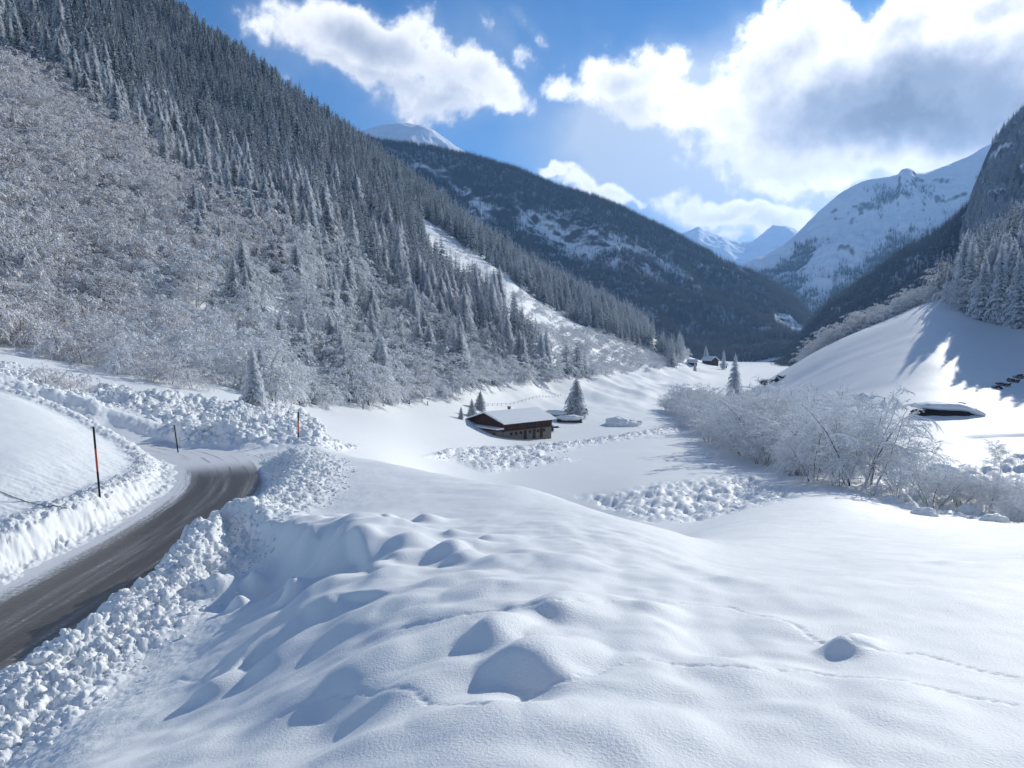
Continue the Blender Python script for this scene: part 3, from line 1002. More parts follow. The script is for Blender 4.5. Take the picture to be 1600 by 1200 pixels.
def scatter_poly(poly, n, rmin, rmax, p, ymin, ymax, soft=3):
    out = []
    xs_ = [q[0] for q in poly]
    ys__ = [q[1] for q in poly]
    # sample the ground by area inside the footprint seen in the polygon
    tries = n * 40
    U = rng.uniform((min(xs_) - 800) / 1200, (max(xs_) - 800) / 1200, tries)
    Yv = np.sqrt(rng.uniform(ymin ** 2, ymax ** 2, tries))
    z = field_at(BASE, U, Yv)
    px, py = project(U * Yv, Yv, z)
    mk = poly_mask(px, py, poly, soft) > rng.random(tries)
    U, Yv = U[mk][:n], Yv[mk][:n]
    r = rmin + (rmax - rmin) * rng.random(len(U)) ** p
    return U * Yv, Yv, r


x_, y_, r_ = scatter_poly(AV, 9000, .03, .30, 5, 40, 80, 10)
scatter_clods('avalanche_debris', x_, y_, r_, 'heap of broken avalanche snow blocks beyond the road bend', 'avalanche debris', sink=.0)
x_, y_, r_ = scatter_poly(AVUP, 900, .06, .3, 4, 46, 110)
scatter_clods('avalanche_blocks', x_, y_, r_, 'broken snow blocks on the slope edge above the left field', 'avalanche debris', sink=.2, fine=False)
x_, y_, r_ = scatter_poly(DEB1, 3000, .06, .28, 3.5, 100, 330, 9)
scatter_clods('churned_snow', x_, y_, r_, 'long strip of churned snow in front of the barn', 'churned snow', sink=.0, fine=False)
x_, y_, r_ = scatter_poly(DEB2, 500, .05, .22, 3, 55, 140, 14)
scatter_clods('trampled_snow', x_, y_, r_, 'trampled lumpy snow patch on the flat before the bushes', 'trampled snow', sink=-.1, fine=False)


# ------------------------------------------------------------------ tree shapes
def spruce_mesh(Ht, R, whorls, per, segs, seed, hang=True, droop=.55, narrow=.9):
    r = random.Random(seed)
    V, F = [], []
    for w in range(whorls):
        tz = (w + r.random() * .6) / whorls
        z = Ht * (.05 + .93 * tz)
        for b in range(per if tz < .9 else max(3, per - 3)):
            a = 2 * math.pi * (b + r.random() * .8 + w * .37) / per
            tz = min(max((w + r.random() * 1.1) / whorls, 0), .99)
            z = Ht * (.05 + .93 * tz)
            L = R * (max(1 - tz, 0) ** narrow * .95 + .06) * r.uniform(.62, 1.12)
            if tz < .12:
                L *= .8
            ca, sa = math.cos(a), math.sin(a)
            dr = droop * r.uniform(.7, 1.3) * (1.15 - .8 * tz)
            wd = (.21 * L + .12 * R / 3) * r.uniform(.8, 1.3)
            base = len(V)
            n = segs
            for i in range(n + 1):
                t = i / n
                rr = L * t
                zz = z + L * (.18 * math.sin(t * 1.9) - dr * t * t)
                ww = wd * (math.sin(math.pi * min(t * .85 + .18, 1)) ** .8) * r.uniform(.6, 1.25) if i < n else .02
                dz = -ww * r.uniform(.55, 1.1)
                V.append((ca * rr, sa * rr, zz))
                V.append((ca * rr - sa * ww + r.uniform(-.1, .1) * L, sa * rr + ca * ww, zz + dz))
                V.append((ca * rr + sa * ww, sa * rr - ca * ww + r.uniform(-.1, .1) * L, zz + dz * r.uniform(.7, 1.3)))
            for i in range(n):
                p = base + 3 * i
                F.append((p, p + 3, p + 4, p + 1))
                F.append((p, p + 2, p + 5, p + 3))
            if hang:
                for i in range(1, n + 1):
                    for sd in (1, -1):
                        t = (i - r.random() * .6) / n
                        rr = L * t
                        zz = z + L * (.18 * math.sin(t * 1.9) - dr * t * t)
                        ww = wd * .55 * sd
                        q = len(V)
                        hl = wd * r.uniform(1.1, 2.3)
                        tip = (ca * (rr + hl * .35) - sa * ww * 1.9, sa * (rr + hl * .35) + ca * ww * 1.9, zz - hl)
                        V.append((ca * (rr - .10 * L) - sa * ww * .2, sa * (rr - .10 * L) + ca * ww * .2, zz))
                        V.append((ca * (rr + .10 * L) - sa * ww * .5, sa * (rr + .10 * L) + ca * ww * .5, zz - .02))
                        V.append(tip)
                        V.append(tip)
                        F.append((q, q + 1, q + 2, q + 3))
    # leading shoot
    q = len(V)
    k = .05 * R
    V += [(k, 0, Ht * .955), (-k * .5, k * .86, Ht * .955), (-k * .5, -k * .86, Ht * .955), (0, 0, Ht * 1.03)]
    F += [(q, q + 1, q + 3, q + 3), (q + 1, q + 2, q + 3, q + 3), (q + 2, q, q + 3, q + 3)]
    T = []
    for f in F:
        T.append((f[0], f[1], f[2]))
        if f[3] != f[2] and f[3] != f[0]:
            T.append((f[0], f[2], f[3]))
    return np.array(V), np.array(T)


def tube_arrays(paths, n=3):
    """paths: list of (points, radii); three-sided limbs in one array"""
    V, F = [], []
    for pts, rad in paths:
        k0 = len(V)
        m_ = len(pts)
        for i, p in enumerate(pts):
            d = pts[min(i + 1, m_ - 1)] - pts[max(i - 1, 0)]
            if d.length < 1e-6:
                d = Vector((0, 0, 1))
            d.normalize()
            a = d.cross(Vector((0.3, .2, 1)) if abs(d.z) < .9 else Vector((1, .2, 0))).normalized()
            b = d.cross(a)
            for k in range(n):
                t = 2 * math.pi * k / n + .5
                V.append(tuple(p + (a * math.cos(t) + b * math.sin(t)) * rad[i]))
        for i in range(m_ - 1):
            for k in range(n):
                p0, p1 = k0 + i * n + k, k0 + i * n + (k + 1) % n
                q0, q1 = p0 + n, p1 + n
                F.append((p0, p1, q1))
                F.append((p0, q1, q0))
    return np.array(V), np.array(F)


def broadleaf(Ht, spread, stems, nb, ns, nt, seed, thick=.035, arch=.5, lift=.75, tuft=1.0):
    """leafless tree or shrub: returns trunk paths and crown paths"""
    r = random.Random(seed)
    trunk, crown = [], []

    def limb(p, d, L, r0, r1, n, bend, wob=.12):
        pts, rad = [p.copy()], [r0]
        for i in range(n):
            d = (d + Vector((r.uniform(-wob, wob), r.uniform(-wob, wob), -bend / n + r.uniform(-wob, wob) * .5))).normalized()
            p = p + d * (L / n)
            pts.append(p.copy())
            rad.append(r0 + (r1 - r0) * (i + 1) / n)
        return pts, rad, d
    for s in range(stems):
        a = 2 * math.pi * (s + r.random()) / stems
        lean = spread * r.uniform(.10, .42) if stems > 1 else r.uniform(0, .08)
        d = Vector((math.cos(a) * lean, math.sin(a) * lean, 1)).normalized()
        L = Ht * r.uniform(.72, 1.0) if stems > 1 else Ht * .92
        p = Vector((math.cos(a) * .1 * stems, math.sin(a) * .1 * stems, -.3))
        pts, rad, d = limb(p, d, L, Ht * .006 + .03, .02, 8, arch * .45)
        trunk.append((pts, rad))
        for b in range(nb):
            t = .22 + .76 * (b + r.random()) / nb
            i = min(int(t * 8), 7)
            f = t * 8 - i
            q = pts[i].lerp(pts[i + 1], f)
            aa = b * 2.4 + r.random()
            up = lift * r.uniform(.5, 1.3)
            dd = Vector((math.cos(aa), math.sin(aa), up)).normalized()
            BL = Ht * .34 * spread * (1.15 - .75 * t) * r.uniform(.7, 1.25)
            bp, br, _ = limb(q, dd, BL, .035 + .004 * Ht * (1 - t), thick * .7, 5, arch * 1.0)
            crown.append((bp, br))
            for c in range(ns):
                t2 = .2 + .8 * (c + r.random()) / ns
                i2 = min(int(t2 * 5), 4)
                q2 = bp[i2].lerp(bp[i2 + 1], t2 * 5 - i2)
                d2 = (bp[i2 + 1] - bp[i2]).normalized()
                d2 = (d2 + Vector((r.uniform(-1, 1), r.uniform(-1, 1), r.uniform(-.3, .8)))).normalized()
                SL = BL * .45 * r.uniform(.6, 1.2)
                sp, sr, _ = limb(q2, d2, SL, thick * .8, thick * .6, 3, arch * 1.3, .2)
                crown.append((sp, sr))
                for e in range(nt):
                    t3 = .15 + .85 * (e + r.random()) / nt
                    i3 = min(int(t3 * 3), 2)
                    q3 = sp[i3].lerp(sp[i3 + 1], t3 * 3 - i3)
                    d3 = ((sp[i3 + 1] - sp[i3]).normalized() + Vector((r.uniform(-1, 1), r.uniform(-1, 1), r.uniform(-.6, .8)))).normalized()
                    tp, trr, _ = limb(q3, d3, SL * .5 * r.uniform(.6, 1.3) * tuft, thick * .75, thick * .45, 2, arch * 1.2, .2)
                    crown.append((tp, trr))
    return trunk, crown


def pads(crown, prob, r0, r1, seed):
    """cushions of snow caught on the outer twigs"""
    r = random.Random(seed)
    V, F = [], []
    for pts, rad in crown:
        if len(pts) > 4 or r.random() > prob:
            continue
        p = pts[-1] if r.random() < .5 else pts[len(pts) // 2]
        d = (pts[-1] - pts[0])
        if d.length < 1e-5:
            continue
        d.normalize()
        sd = Vector((-d.y, d.x, 0))
        if sd.length < .1:
            sd = Vector((1, 0, 0))
        sd.normalize()
        a = r.uniform(r0, r1)
        n = len(V)
        up = Vector((0, 0, 1))
        for q in (p + d * a * r.uniform(1.2, 2.2), p + sd * a * r.uniform(.5, .9), p - d * a * r.uniform(1.0, 1.8), p - sd * a * r.uniform(.5, .9), p + up * a * r.uniform(.5, .9), p - up * a * .3):
            V.append(tuple(q))
        F += [(n, n + 1, n + 4), (n + 1, n + 2, n + 4), (n + 2, n + 3, n + 4), (n + 3, n, n + 4), (n + 1, n, n + 5), (n + 2, n + 1, n + 5), (n + 3, n + 2, n + 5), (n, n + 3, n + 5)]
    return np.array(V), np.array(F)


def trunk_mesh(name, Ht, r0, n=7):
    mb = []
    pts = [Vector((.04 * math.sin(i * 2.1) * r0 * 3, .04 * math.cos(i * 1.7) * r0 * 3, -.8 + (Ht * .93 + .8) * i / 6)) for i in range(7)]
    rad = [r0 * (1 - i / 6.4) for i in range(7)]
    V, F = tube_arrays([(pts, rad)], n)
    return tri_mesh(name, V, F, [M_BARK], smooth=True)


SPR = []      # detailed spruces for the near ones: (crown mesh, trunk mesh, height)
for k in range(6):
    Ht = 20.0
    R = (3.3, 4.0, 2.8, 4.4, 3.4, 3.9)[k]
    V, F = spruce_mesh(Ht, R, 30, 9, 4, 100 + k, True, .62, (.8, .9, .7, .95, .85, .75)[k])
    SPR.append((tri_mesh('spruce_crown', V, F, [M_SPRUCE_NEAR]), trunk_mesh('spruce_trunk', Ht, .24), Ht))
FAR = []      # plainer ones for the mass of the forest
for k in range(5):
    V, F = spruce_mesh(20, (3.0, 3.5, 2.6, 3.8, 3.2)[k], 16, 7, 2, 200 + k, True, .6, .85)
    FAR.append(tri_mesh('forest_spruce', V, F, [M_SPRUCE]))
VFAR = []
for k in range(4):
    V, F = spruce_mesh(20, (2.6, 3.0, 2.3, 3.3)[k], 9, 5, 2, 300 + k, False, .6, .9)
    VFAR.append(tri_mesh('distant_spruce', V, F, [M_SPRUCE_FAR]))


M_PAD = simple('twig_snow', (.86, .875, .89), .8, .04, 2)
PADS = {'birch': (.34, .10, .27), 'alder': (.20, .05, .14)}


def leafless(name, mat, *a, **k):
    tk, cr = broadleaf(*a, **k)
    V, F = tube_arrays(tk, 5)
    tm = tri_mesh(name + '_trunk', V, F, [M_FROSTBARK], smooth=True)
    V, F = tube_arrays(cr, 3)
    pr, p0, p1 = PADS[name]
    PV, PF = pads(cr, pr, p0, p1, len(V))
    cm = tri_mesh(name + '_crown', np.concatenate([V, PV]), np.concatenate([F, PF + len(V)]), [mat, M_PAD], np.concatenate([np.zeros(len(F)), np.ones(len(PF))]), smooth=True)
    return cm, tm, a[0]


BIRCH = [leafless('birch', M_TWIG_RED if k % 2 else M_TWIG, 10.0, (1.1, 1.3, 1.0, 1.4, 1.2, 1.25)[k], (3, 4, 2, 5, 1, 4)[k], (10, 8, 13, 7, 24, 8)[k], 6, 5, 400 + k, thick=.05, arch=(.9, 1.2, .8, 1.1, 1.3, .7)[k], tuft=1.3) for k in range(6)]
BIRCH_FAR = [leafless('birch', M_TWIG_RED if k % 2 else M_TWIG, 10.0, (1.2, 1.4, 1.1)[k], (3, 4, 2)[k], 8, 5, 5, 450 + k, thick=.085, arch=1.0, tuft=1.5) for k in range(3)]
ALDER = [leafless('alder', M_TWIG, 10.0, (1.1, 1.25, 1.4, 1.15, 1.3)[k], (5, 6, 7, 4, 6)[k], (10, 9, 8, 11, 9)[k], 5, 5, 500 + k, thick=.036, arch=(.35, .5, .6, .4, .7)[k], tuft=1.2) for k in range(5)]
ALDER_N = [leafless('alder', M_TWIG, 10.0, (1.6, 1.8, 1.4)[k], (9, 11, 1)[k], (9, 8, 26)[k], 7, 6, 540 + k, thick=.035, arch=(.5, .6, .55)[k], lift=1.0, tuft=1.2) for k in range(3)]


def plant_tree(kind, protos, k, x, y, z, h, label, category, group, lean=0.0, wide=1.0):
    cm, tm, H0 = protos[k % len(protos)]
    o = bpy.data.objects.new(kind, None)
    COL.objects.link(o)
    s = h / H0
    o.location = (x, y, z)
    o.rotation_euler = (random.uniform(-.04, .04) + lean, random.uniform(-.04, .04), random.uniform(0, 6.28))
    o.scale = (s * wide, s * wide, s)
    o['label'] = label
    o['category'] = category
    o['group'] = group
    c = bpy.data.objects.new('crown', cm)
    COL.objects.link(c)
    c.parent = o
    t = bpy.data.objects.new('trunk', tm)
    COL.objects.link(t)
    t.parent = o
    return o


def instancer(name, pts, protos, label, category, kind='stuff'):
    """one object that draws many copies of a few tree meshes at its own points"""
    # pts rows: x, y, z, height scale, width scale, rot, index
    me = bpy.data.meshes.new(name)
    P = np.asarray(pts, np.float32)
    me.vertices.add(len(P))
    me.vertices.foreach_set('co', P[:, :3].ravel())
    at = me.attributes.new('tree_scale', 'FLOAT_VECTOR', 'POINT')
    at.data.foreach_set('vector', np.stack([P[:, 4], P[:, 4], P[:, 3]], 1).astype(np.float32).ravel())
    at = me.attributes.new('tree_turn', 'FLOAT_VECTOR', 'POINT')
    at.data.foreach_set('vector', np.stack([rng.normal(0, .03, len(P)), rng.normal(0, .03, len(P)), P[:, 5]], 1).astype(np.float32).ravel())
    at = me.attributes.new('tree_index', 'INT', 'POINT')
    at.data.foreach_set('value', P[:, 6].astype(np.int32))
    o = link(name, me, None, kind=kind, label=label, category=category)
    ng = bpy.data.node_groups.new(name + '_nodes', 'GeometryNodeTree')
    ng.interface.new_socket('Geometry', in_out='INPUT', socket_type='NodeSocketGeometry')
    ng.interface.new_socket('Geometry', in_out='OUTPUT', socket_type='NodeSocketGeometry')
    gi = ng.nodes.new('NodeGroupInput')
    go = ng.nodes.new('NodeGroupOutput')
    iop = ng.nodes.new('GeometryNodeInstanceOnPoints')
    g2i = ng.nodes.new('GeometryNodeGeometryToInstance')
    for pm in reversed(protos):
        po = bpy.data.objects.new(pm.name + '_source', pm)
        oi = ng.nodes.new('GeometryNodeObjectInfo')
        oi.inputs['Object'].default_value = po
        oi.inputs['As Instance'].default_value = True
        ng.links.new(oi.outputs['Geometry'], g2i.inputs[0])
    ng.links.new(gi.outputs[0], iop.inputs['Points'])
    ng.links.new(g2i.outputs[0], iop.inputs['Instance'])
    iop.inputs['Pick Instance'].default_value = True

    def attr(nm, typ):
        nd = ng.nodes.new('GeometryNodeInputNamedAttribute')
        nd.data_type = typ
        nd.inputs['Name'].default_value = nm
        return nd.outputs[0]
    ng.links.new(attr('tree_index', 'INT'), iop.inputs['Instance Index'])
    e2r = ng.nodes.new('FunctionNodeEulerToRotation')
    ng.links.new(attr('tree_turn', 'FLOAT_VECTOR'), e2r.inputs[0])
    ng.links.new(e2r.outputs[0], iop.inputs['Rotation'])
    ng.links.new(attr('tree_scale', 'FLOAT_VECTOR'), iop.inputs['Scale'])
    ng.links.new(iop.outputs[0], go.inputs[0])
    md = o.modifiers.new('scatter', 'NODES')
    md.node_group = ng
    return o


# ------------------------------------------------------------------ forests on the valley sides
n = 46000
Yr = np.sqrt(rng.uniform(95 ** 2, 800 ** 2, n))
Ur = rng.uniform(-.80, .30, n)
keep = rng.random(n) < .90
Xr = Ur * Yr
Zr = field_at(HEIGHT, Ur, Yr)
px, py = project(Xr, Yr, Zr)
foot = np.interp(px, [-200, 0, 60, 130, 200, 300, 400, 560, 640, 700, 740, 790, 860, 900, 950, 1000, 1050, 1070], [530, 540, 552, 575, 606, 628, 640, 640, 628, 625, 604, 602, 592, 590, 588, 580, 574, 560])
onslope = (py < foot) & (px < 1068)
BZ = [(-300, -60), (-80, 50), (60, 115), (180, 205), (300, 292), (420, 372), (500, 425), (560, 520), (540, 600), (500, 650), (400, 650), (200, 620), (100, 575), (-300, 560)]
MZ = [(300, 300), (420, 372), (540, 392), (600, 450), (680, 500), (780, 545), (860, 590), (860, 640), (400, 665), (350, 560), (280, 430)]
STRIP = [(630, 322), (700, 364), (786, 425), (838, 466), (888, 497), (960, 528), (1040, 556), (1060, 590), (960, 590), (900, 588), (862, 556), (820, 516), (752, 466), (674, 404)]
GAPS = [[(232, 145), (262, 140), (300, 165), (355, 185), (300, 180), (240, 165)], [(345, 290), (430, 340), (440, 365), (360, 312)], [(470, 375), (500, 395), (500, 430), (480, 420)], [(1010, 522), (1060, 545), (1060, 562), (1020, 545)]]
inb = poly_mask(px, py, BZ, 20)
inm = poly_mask(px, py, MZ, 20)
ins = poly_mask(px, py, STRIP, 5)
gap = np.zeros(n)
for g in GAPS:
    gap = np.maximum(gap, poly_mask(px, py, g, 2))
patchn = fbm(Xr * .02, Yr * .02, 3)
rr = rng.random(n)
isb = rr < np.clip(np.maximum(inb * (1 - .6 * inm) * 1.05, inm * .36), 0, 1)
isb |= (py > foot - 14) & (rng.random(n) < .45)
isb |= (ins > .3)
up_strip = (ins > .25) & (py < 512) & (np.arange(n) % 11 != 0)
drop = up_strip | (gap > .2) | (ins > .3) & (rng.random(n) < .3)
thin = ~isb & (patchn > .22) & (rng.random(n) < .75)
foggy = fbm(Xr * .05 + 40, Yr * .05, 2)
sel = onslope & keep & ~drop & ~thin
# keep a gap between neighbours by thinning on a lattice
cell = {}
order = rng.permutation(np.where(sel)[0])
kept = []
for i in order:
    sp = 3.9 if not isb[i] else 4.4
    key = (int(Xr[i] / sp), int(Yr[i] / sp))
    if key in cell:
        continue
    cell[key] = i
    kept.append(i)
kept = np.array(kept)
hb = np.where(isb, rng.uniform(4.5, 10, n), rng.uniform(10, 20, n))
hb = np.where(~isb & (inm > .3), rng.uniform(7, 15, n), hb)
hb = np.where(isb & (inm > .3), rng.uniform(6, 12, n), hb)
hb = np.where(~isb & (foggy > .2), hb * .7, hb)
hb = np.where(~isb & (foggy < -.25), hb * 1.15, hb)
hb = np.where(isb & (ins > .3), rng.uniform(2.5, 5.5, n), hb)
hb = np.where(~isb & (Yr < 190), np.minimum(hb, rng.uniform(8, 16, n)), hb)
hb = np.where(~isb & (Yr < 150), np.minimum(hb, rng.uniform(4, 9, n)), hb)
hb = np.where(isb & (Yr < 150), hb * .85, hb)
hb = np.where(isb & (inb > .3) & (Yr > 200), hb * 1.25, hb)


def frame_in(px, py, h, Y):
    return (px > -25) & (px < 1625) & (py > -5) & (py - 1200 * h / Y < 1205)


size = hb / Yr
vis = frame_in(px, py, hb, Yr) & (py > -10)


def look(kind, k, h, px, py, Y):
    if kind == 'spruce':
        form = ('slender', 'broad', 'narrow pointed', 'wide-skirted', 'tall', 'ragged')[k % 6]
        base = f'{form} snow-laden spruce'
    elif kind == 'birch':
        form = ('frosted several-stemmed', 'drooping white', 'slim frosted', 'brownish bushy', 'single-stemmed frosted', 'rust-tinged bushy')[k % 6]
        base = f'{form} birch'
    else:
        base = 'frosted alder'
    if px < 65:
        reg = 'by the left photo edge'
    elif px < 130:
        reg = 'near the far left'
    elif px < 260:
        reg = 'above the first snow pole'
    elif px < 320:
        reg = 'above the leaning thin pole'
    elif px < 380:
        reg = 'above the second snow pole'
    elif px < 450:
        reg = 'above the debris heap'
    elif px < 520:
        reg = 'above the road bend'
    elif px < 640:
        reg = 'left of the barn'
    elif px < 740:
        reg = 'just left of the barn'
    elif px < 870:
        reg = 'behind the barn roof'
    elif px < 960:
        reg = 'behind the lone spruce'
    else:
        reg = 'down the valley past the barn'
    tier = 'at the forest foot' if py > np.interp(px, [0, 400, 700, 1000], [500, 590, 570, 540]) else ('low down' if py > np.interp(px, [0, 400, 700, 1000], [430, 530, 530, 510]) else 'half-way up' if py > np.interp(px, [0, 400, 700, 1000], [340, 460, 490, 500]) else 'higher up')
    return f'{base} {tier} {reg}', f'{"spruces" if kind == "spruce" else "birches"} {tier} {reg}'


ids = {'spruce': [i for i in kept if not isb[i]], 'birch': [i for i in kept if isb[i]]}
for kind, protos, farp in (('spruce', SPR, FAR), ('birch', BIRCH, [b_[0] for b_ in BIRCH_FAR])):
    lst = sorted(ids[kind], key=lambda i: -size[i] * (1 if vis[i] else 0))
    nnear = 245 if kind == 'spruce' else 285
    for q, i in enumerate(lst[:nnear]):
        k = int(rng.integers(0, 6))
        if kind == 'birch':
            k = (k // 2) * 2 + (1 if py[i] < 560 - .35 * px[i] + 60 * foggy[i] or (px[i] < 330 and random.random() < .35) else 0)
        lab, grp = look(kind, k, hb[i], px[i], py[i], Yr[i])
        plant_tree(f'{kind}_tree', protos, k, Xr[i], Yr[i], Zr[i] - .2, hb[i], lab, 'spruce' if kind == 'spruce' else 'birch', grp, wide=random.uniform(.95, 1.4) * 1.1)
    rest = np.array(lst[nnear:])
    H0 = 20 if kind == 'spruce' else 10
    pidx = rng.integers(0, len(farp), len(rest))
    if kind == 'birch':
        pidx = np.where(py[rest] < 560 - .35 * px[rest] + 60 * foggy[rest], 1, rng.choice([0, 2], len(rest)))
    P = np.stack([Xr[rest], Yr[rest], Zr[rest] - .3, hb[rest] / H0, hb[rest] / H0 * rng.uniform(.95, 1.55, len(rest)) * (1.25 if kind == 'birch' else 1), rng.uniform(0, 6.28, len(rest)), pidx], 1)
    instancer('spruce_forest' if kind == 'spruce' else 'birch_thicket', P, farp,
              'dense snow-dusted spruce forest covering the steep left mountainside' if kind == 'spruce' else 'frosted birch and brush thicket covering the lower left slope',
              'forest' if kind == 'spruce' else 'thicket')

# right side: frosted wood behind and on the hill
def wood_points(n, u0, u1, y0, y1):
    U = rng.uniform(u0, u1, n)
    Yv = np.sqrt(rng.uniform(y0 ** 2, y1 ** 2, n))
    return U, Yv, field_at(HEIGHT, U, Yv)


def right_label(kind, k, px, py):
    form = ('slender', 'broad', 'pointed', 'wide-skirted', 'tall', 'ragged')[k % 6] if kind == 'spruce' else ('several-stemmed', 'drooping', 'slim', 'bushy', 'upright', 'spreading')[k % 6]
    reg = 'on the white hill crest' if px < 1480 else 'above the shaded hill flank'
    row = 'front row' if py > 470 else 'back row'
    nm = 'snow-laden spruce' if kind == 'spruce' else 'white frosted birch'
    return f'{form} {nm} {reg}, {row}', f'{"spruces" if kind == "spruce" else "birches"} {reg}, {row}'


U, Yv, Zv = wood_points(11000, .38, 1.25, 175, 640)
px_, py_ = project(U * Yv, Yv, Zv)
edge_y = np.interp(U, [.38, .417, .5, .55, .575, .60, .667, .72, .8, .9, 1.25], [316, 312, 309, 303, 284, 262, 250, 232, 200, 180, 170])
ok = (Yv > edge_y)
ok &= ~((U < .555) & (Yv > edge_y + 55))
cell = {}
kk = []
for i in np.where(ok)[0]:
    key = (int(U[i] * Yv[i] / 3.4), int(Yv[i] / 3.4))
    if key in cell:
        continue
    cell[key] = 1
    kk.append(i)
kk = np.array(kk)
right_birch = (U < .555) | (rng.random(len(U)) < .18)
hh = np.where(right_birch, rng.uniform(6, 10.5, len(U)), rng.uniform(18, 29, len(U)))
hh = np.where((U > .53) & (U < .58) & ~right_birch, rng.uniform(10, 20, len(U)), hh)
hh = np.where((U >= .555) & right_birch, rng.uniform(9, 15, len(U)), hh)
hh = np.where(U < .42, hh * .8, hh)
kk = sorted(kk, key=lambda i: Yv[i] + (0 if -.7 < U[i] < .70 else 1000))
cs = cb = 0
rest_s, rest_b = [], []
for i in kk:
    k = int(rng.integers(0, 6))
    inv = U[i] < .69
    if right_birch[i] and cb < 12 + 0 * 1 and inv and Yv[i] < 330 and U[i] > .555:
        lab, grp = right_label('birch', k, px_[i], py_[i])
        plant_tree('birch_tree', BIRCH, k, U[i] * Yv[i], Yv[i], Zv[i] - .2, hh[i], lab, 'birch', grp, wide=1.1)
        cb += 1
    elif not right_birch[i] and cs < 48 and inv:
        lab, grp = right_label('spruce', k, px_[i], py_[i])
        plant_tree('spruce_tree', SPR, k, U[i] * Yv[i], Yv[i], Zv[i] - .2, hh[i], lab, 'spruce', grp, wide=random.uniform(1.0, 1.3))
        cs += 1
    else:
        (rest_b if right_birch[i] else rest_s).append(i)
for nm, lst, protos, H0, lab, cat in (('spruce_wood', rest_s, FAR, 20, 'snow-covered spruce wood climbing the rocky right mountainside', 'forest'), ('frosted_wood', rest_b, [b_[0] for b_ in BIRCH_FAR], 10, 'band of white frosted trees along the crest of the right hill', 'thicket')):
    lst = np.array(lst)
    P = np.stack([U[lst] * Yv[lst], Yv[lst], Zv[lst] - .3, hh[lst] / H0, hh[lst] / H0 * rng.uniform(1, 1.3, len(lst)) * (1.3 if H0 == 10 else 1), rng.uniform(0, 6.28, len(lst)), rng.integers(0, len(protos), len(lst))], 1)
    instancer(nm, P, protos, lab, cat)

# alders along the stream
EDGE = [(1040, 640), (1075, 672), (1120, 700), (1200, 733), (1300, 764), (1370, 778), (1440, 797), (1520, 815), (1620, 826)]
ep = np.array([spot(*p)[:2] for p in EDGE])
seg = np.hypot(*np.diff(ep, axis=0).T)
EL = np.concatenate([[0], np.cumsum(seg)])
na = 0
place = []
for row in range(4):
    t = 1.5
    while t < EL[-1]:
        x0, y0 = np.interp(t, EL, ep[:, 0]), np.interp(t, EL, ep[:, 1])
        pxx = 800 + 1200 * x0 / y0
        off = 1.5 + row * 3.4 + random.uniform(-1, 1)
        step = random.uniform(4.0, 7.4) * (1 + .3 * row) * (1.3 if pxx > 1380 else 1)
        wv = 18 if pxx < 1350 else 14
        if off < wv:
            place.append((x0 + off, y0 + random.uniform(-1, 1) + off * .12, pxx, row))
        t += step
place.sort(key=lambda p: -p[1])
for (x0, y0, pxx, row) in place:
    if y0 < 58:
        continue
    if pxx < 1120:
        h = random.uniform(8, 12)
    elif pxx < 1215:
        h = random.choice((random.uniform(6, 9), random.uniform(10, 15)))
    elif pxx < 1330:
        h = random.choice((random.uniform(6, 9), random.uniform(10, 15)))
    elif pxx < 1400:
        h = random.uniform(3.8, 6.8)
    else:
        h = random.uniform(2.4, 5.2)
    if row == 0:
        h *= .62
    if pxx > 1400 and random.random() < .42 or random.random() < .15:
        continue
    where = 'far down the stream' if pxx < 1100 else 'at the middle stream' if pxx < 1220 else 'of the tall thicket' if pxx < 1330 else 'past the tall thicket' if pxx < 1420 else 'at the near stream'
    rowt = ('in the front row', 'in the second row', 'in the middle', 'in the row behind', 'on the far bank')[row]
    form = ('low arching', 'fine-twigged', 'wide spreading', 'upright', 'drooping')[na % 5]
    plant_tree('alder_bush', ALDER if pxx < 1390 else ALDER_N, na, x0, y0, ground(x0, y0) - .2, h, f'{form} frosted alder {rowt} {where}', 'alder', f'frosted alders {rowt} {where}', wide=random.uniform(.95, 1.25))
    na += 1
# single ones that can be told apart
for (px1, py1, h, k, pr, lab, wide) in [
    (1458, 792, 6.2, 0, ALDER_N, 'fan-shaped frosted bush standing alone before the stream, shadow in front', 1.0),
    (1562, 742, 4.6, 2, ALDER_N, 'small frosted tree with a thin bare stem at the right edge', 1.2),
    (1500, 790, 4.0, 1, ALDER_N, 'low frosted shrub beside the fan-shaped bush', 1.0),
    (1580, 812, 3.2, 1, ALDER_N, 'low frosted shrub at the right edge by the stream bank', 1.1),
    (1545, 800, 5.0, 0, ALDER_N, 'thin upright frosted shrub near the right edge of the stream', .8),
    (1176, 640, 9.0, 4, BIRCH, 'lone frosted tree with an open crown below the white hill', 1.0),
    (540, 618, 1, 0, None, '', 1),
]:
    if pr is None:
        continue
    x0, y0, z0 = spot(px1, py1)
    plant_tree('frosted_shrub' if pr is ALDER_N else 'frosted_tree', pr, k, x0, y0, z0 - .1, h, lab, 'shrub' if pr is ALDER_N else 'tree', 'single frosted shrubs by the stream', wide=wide)

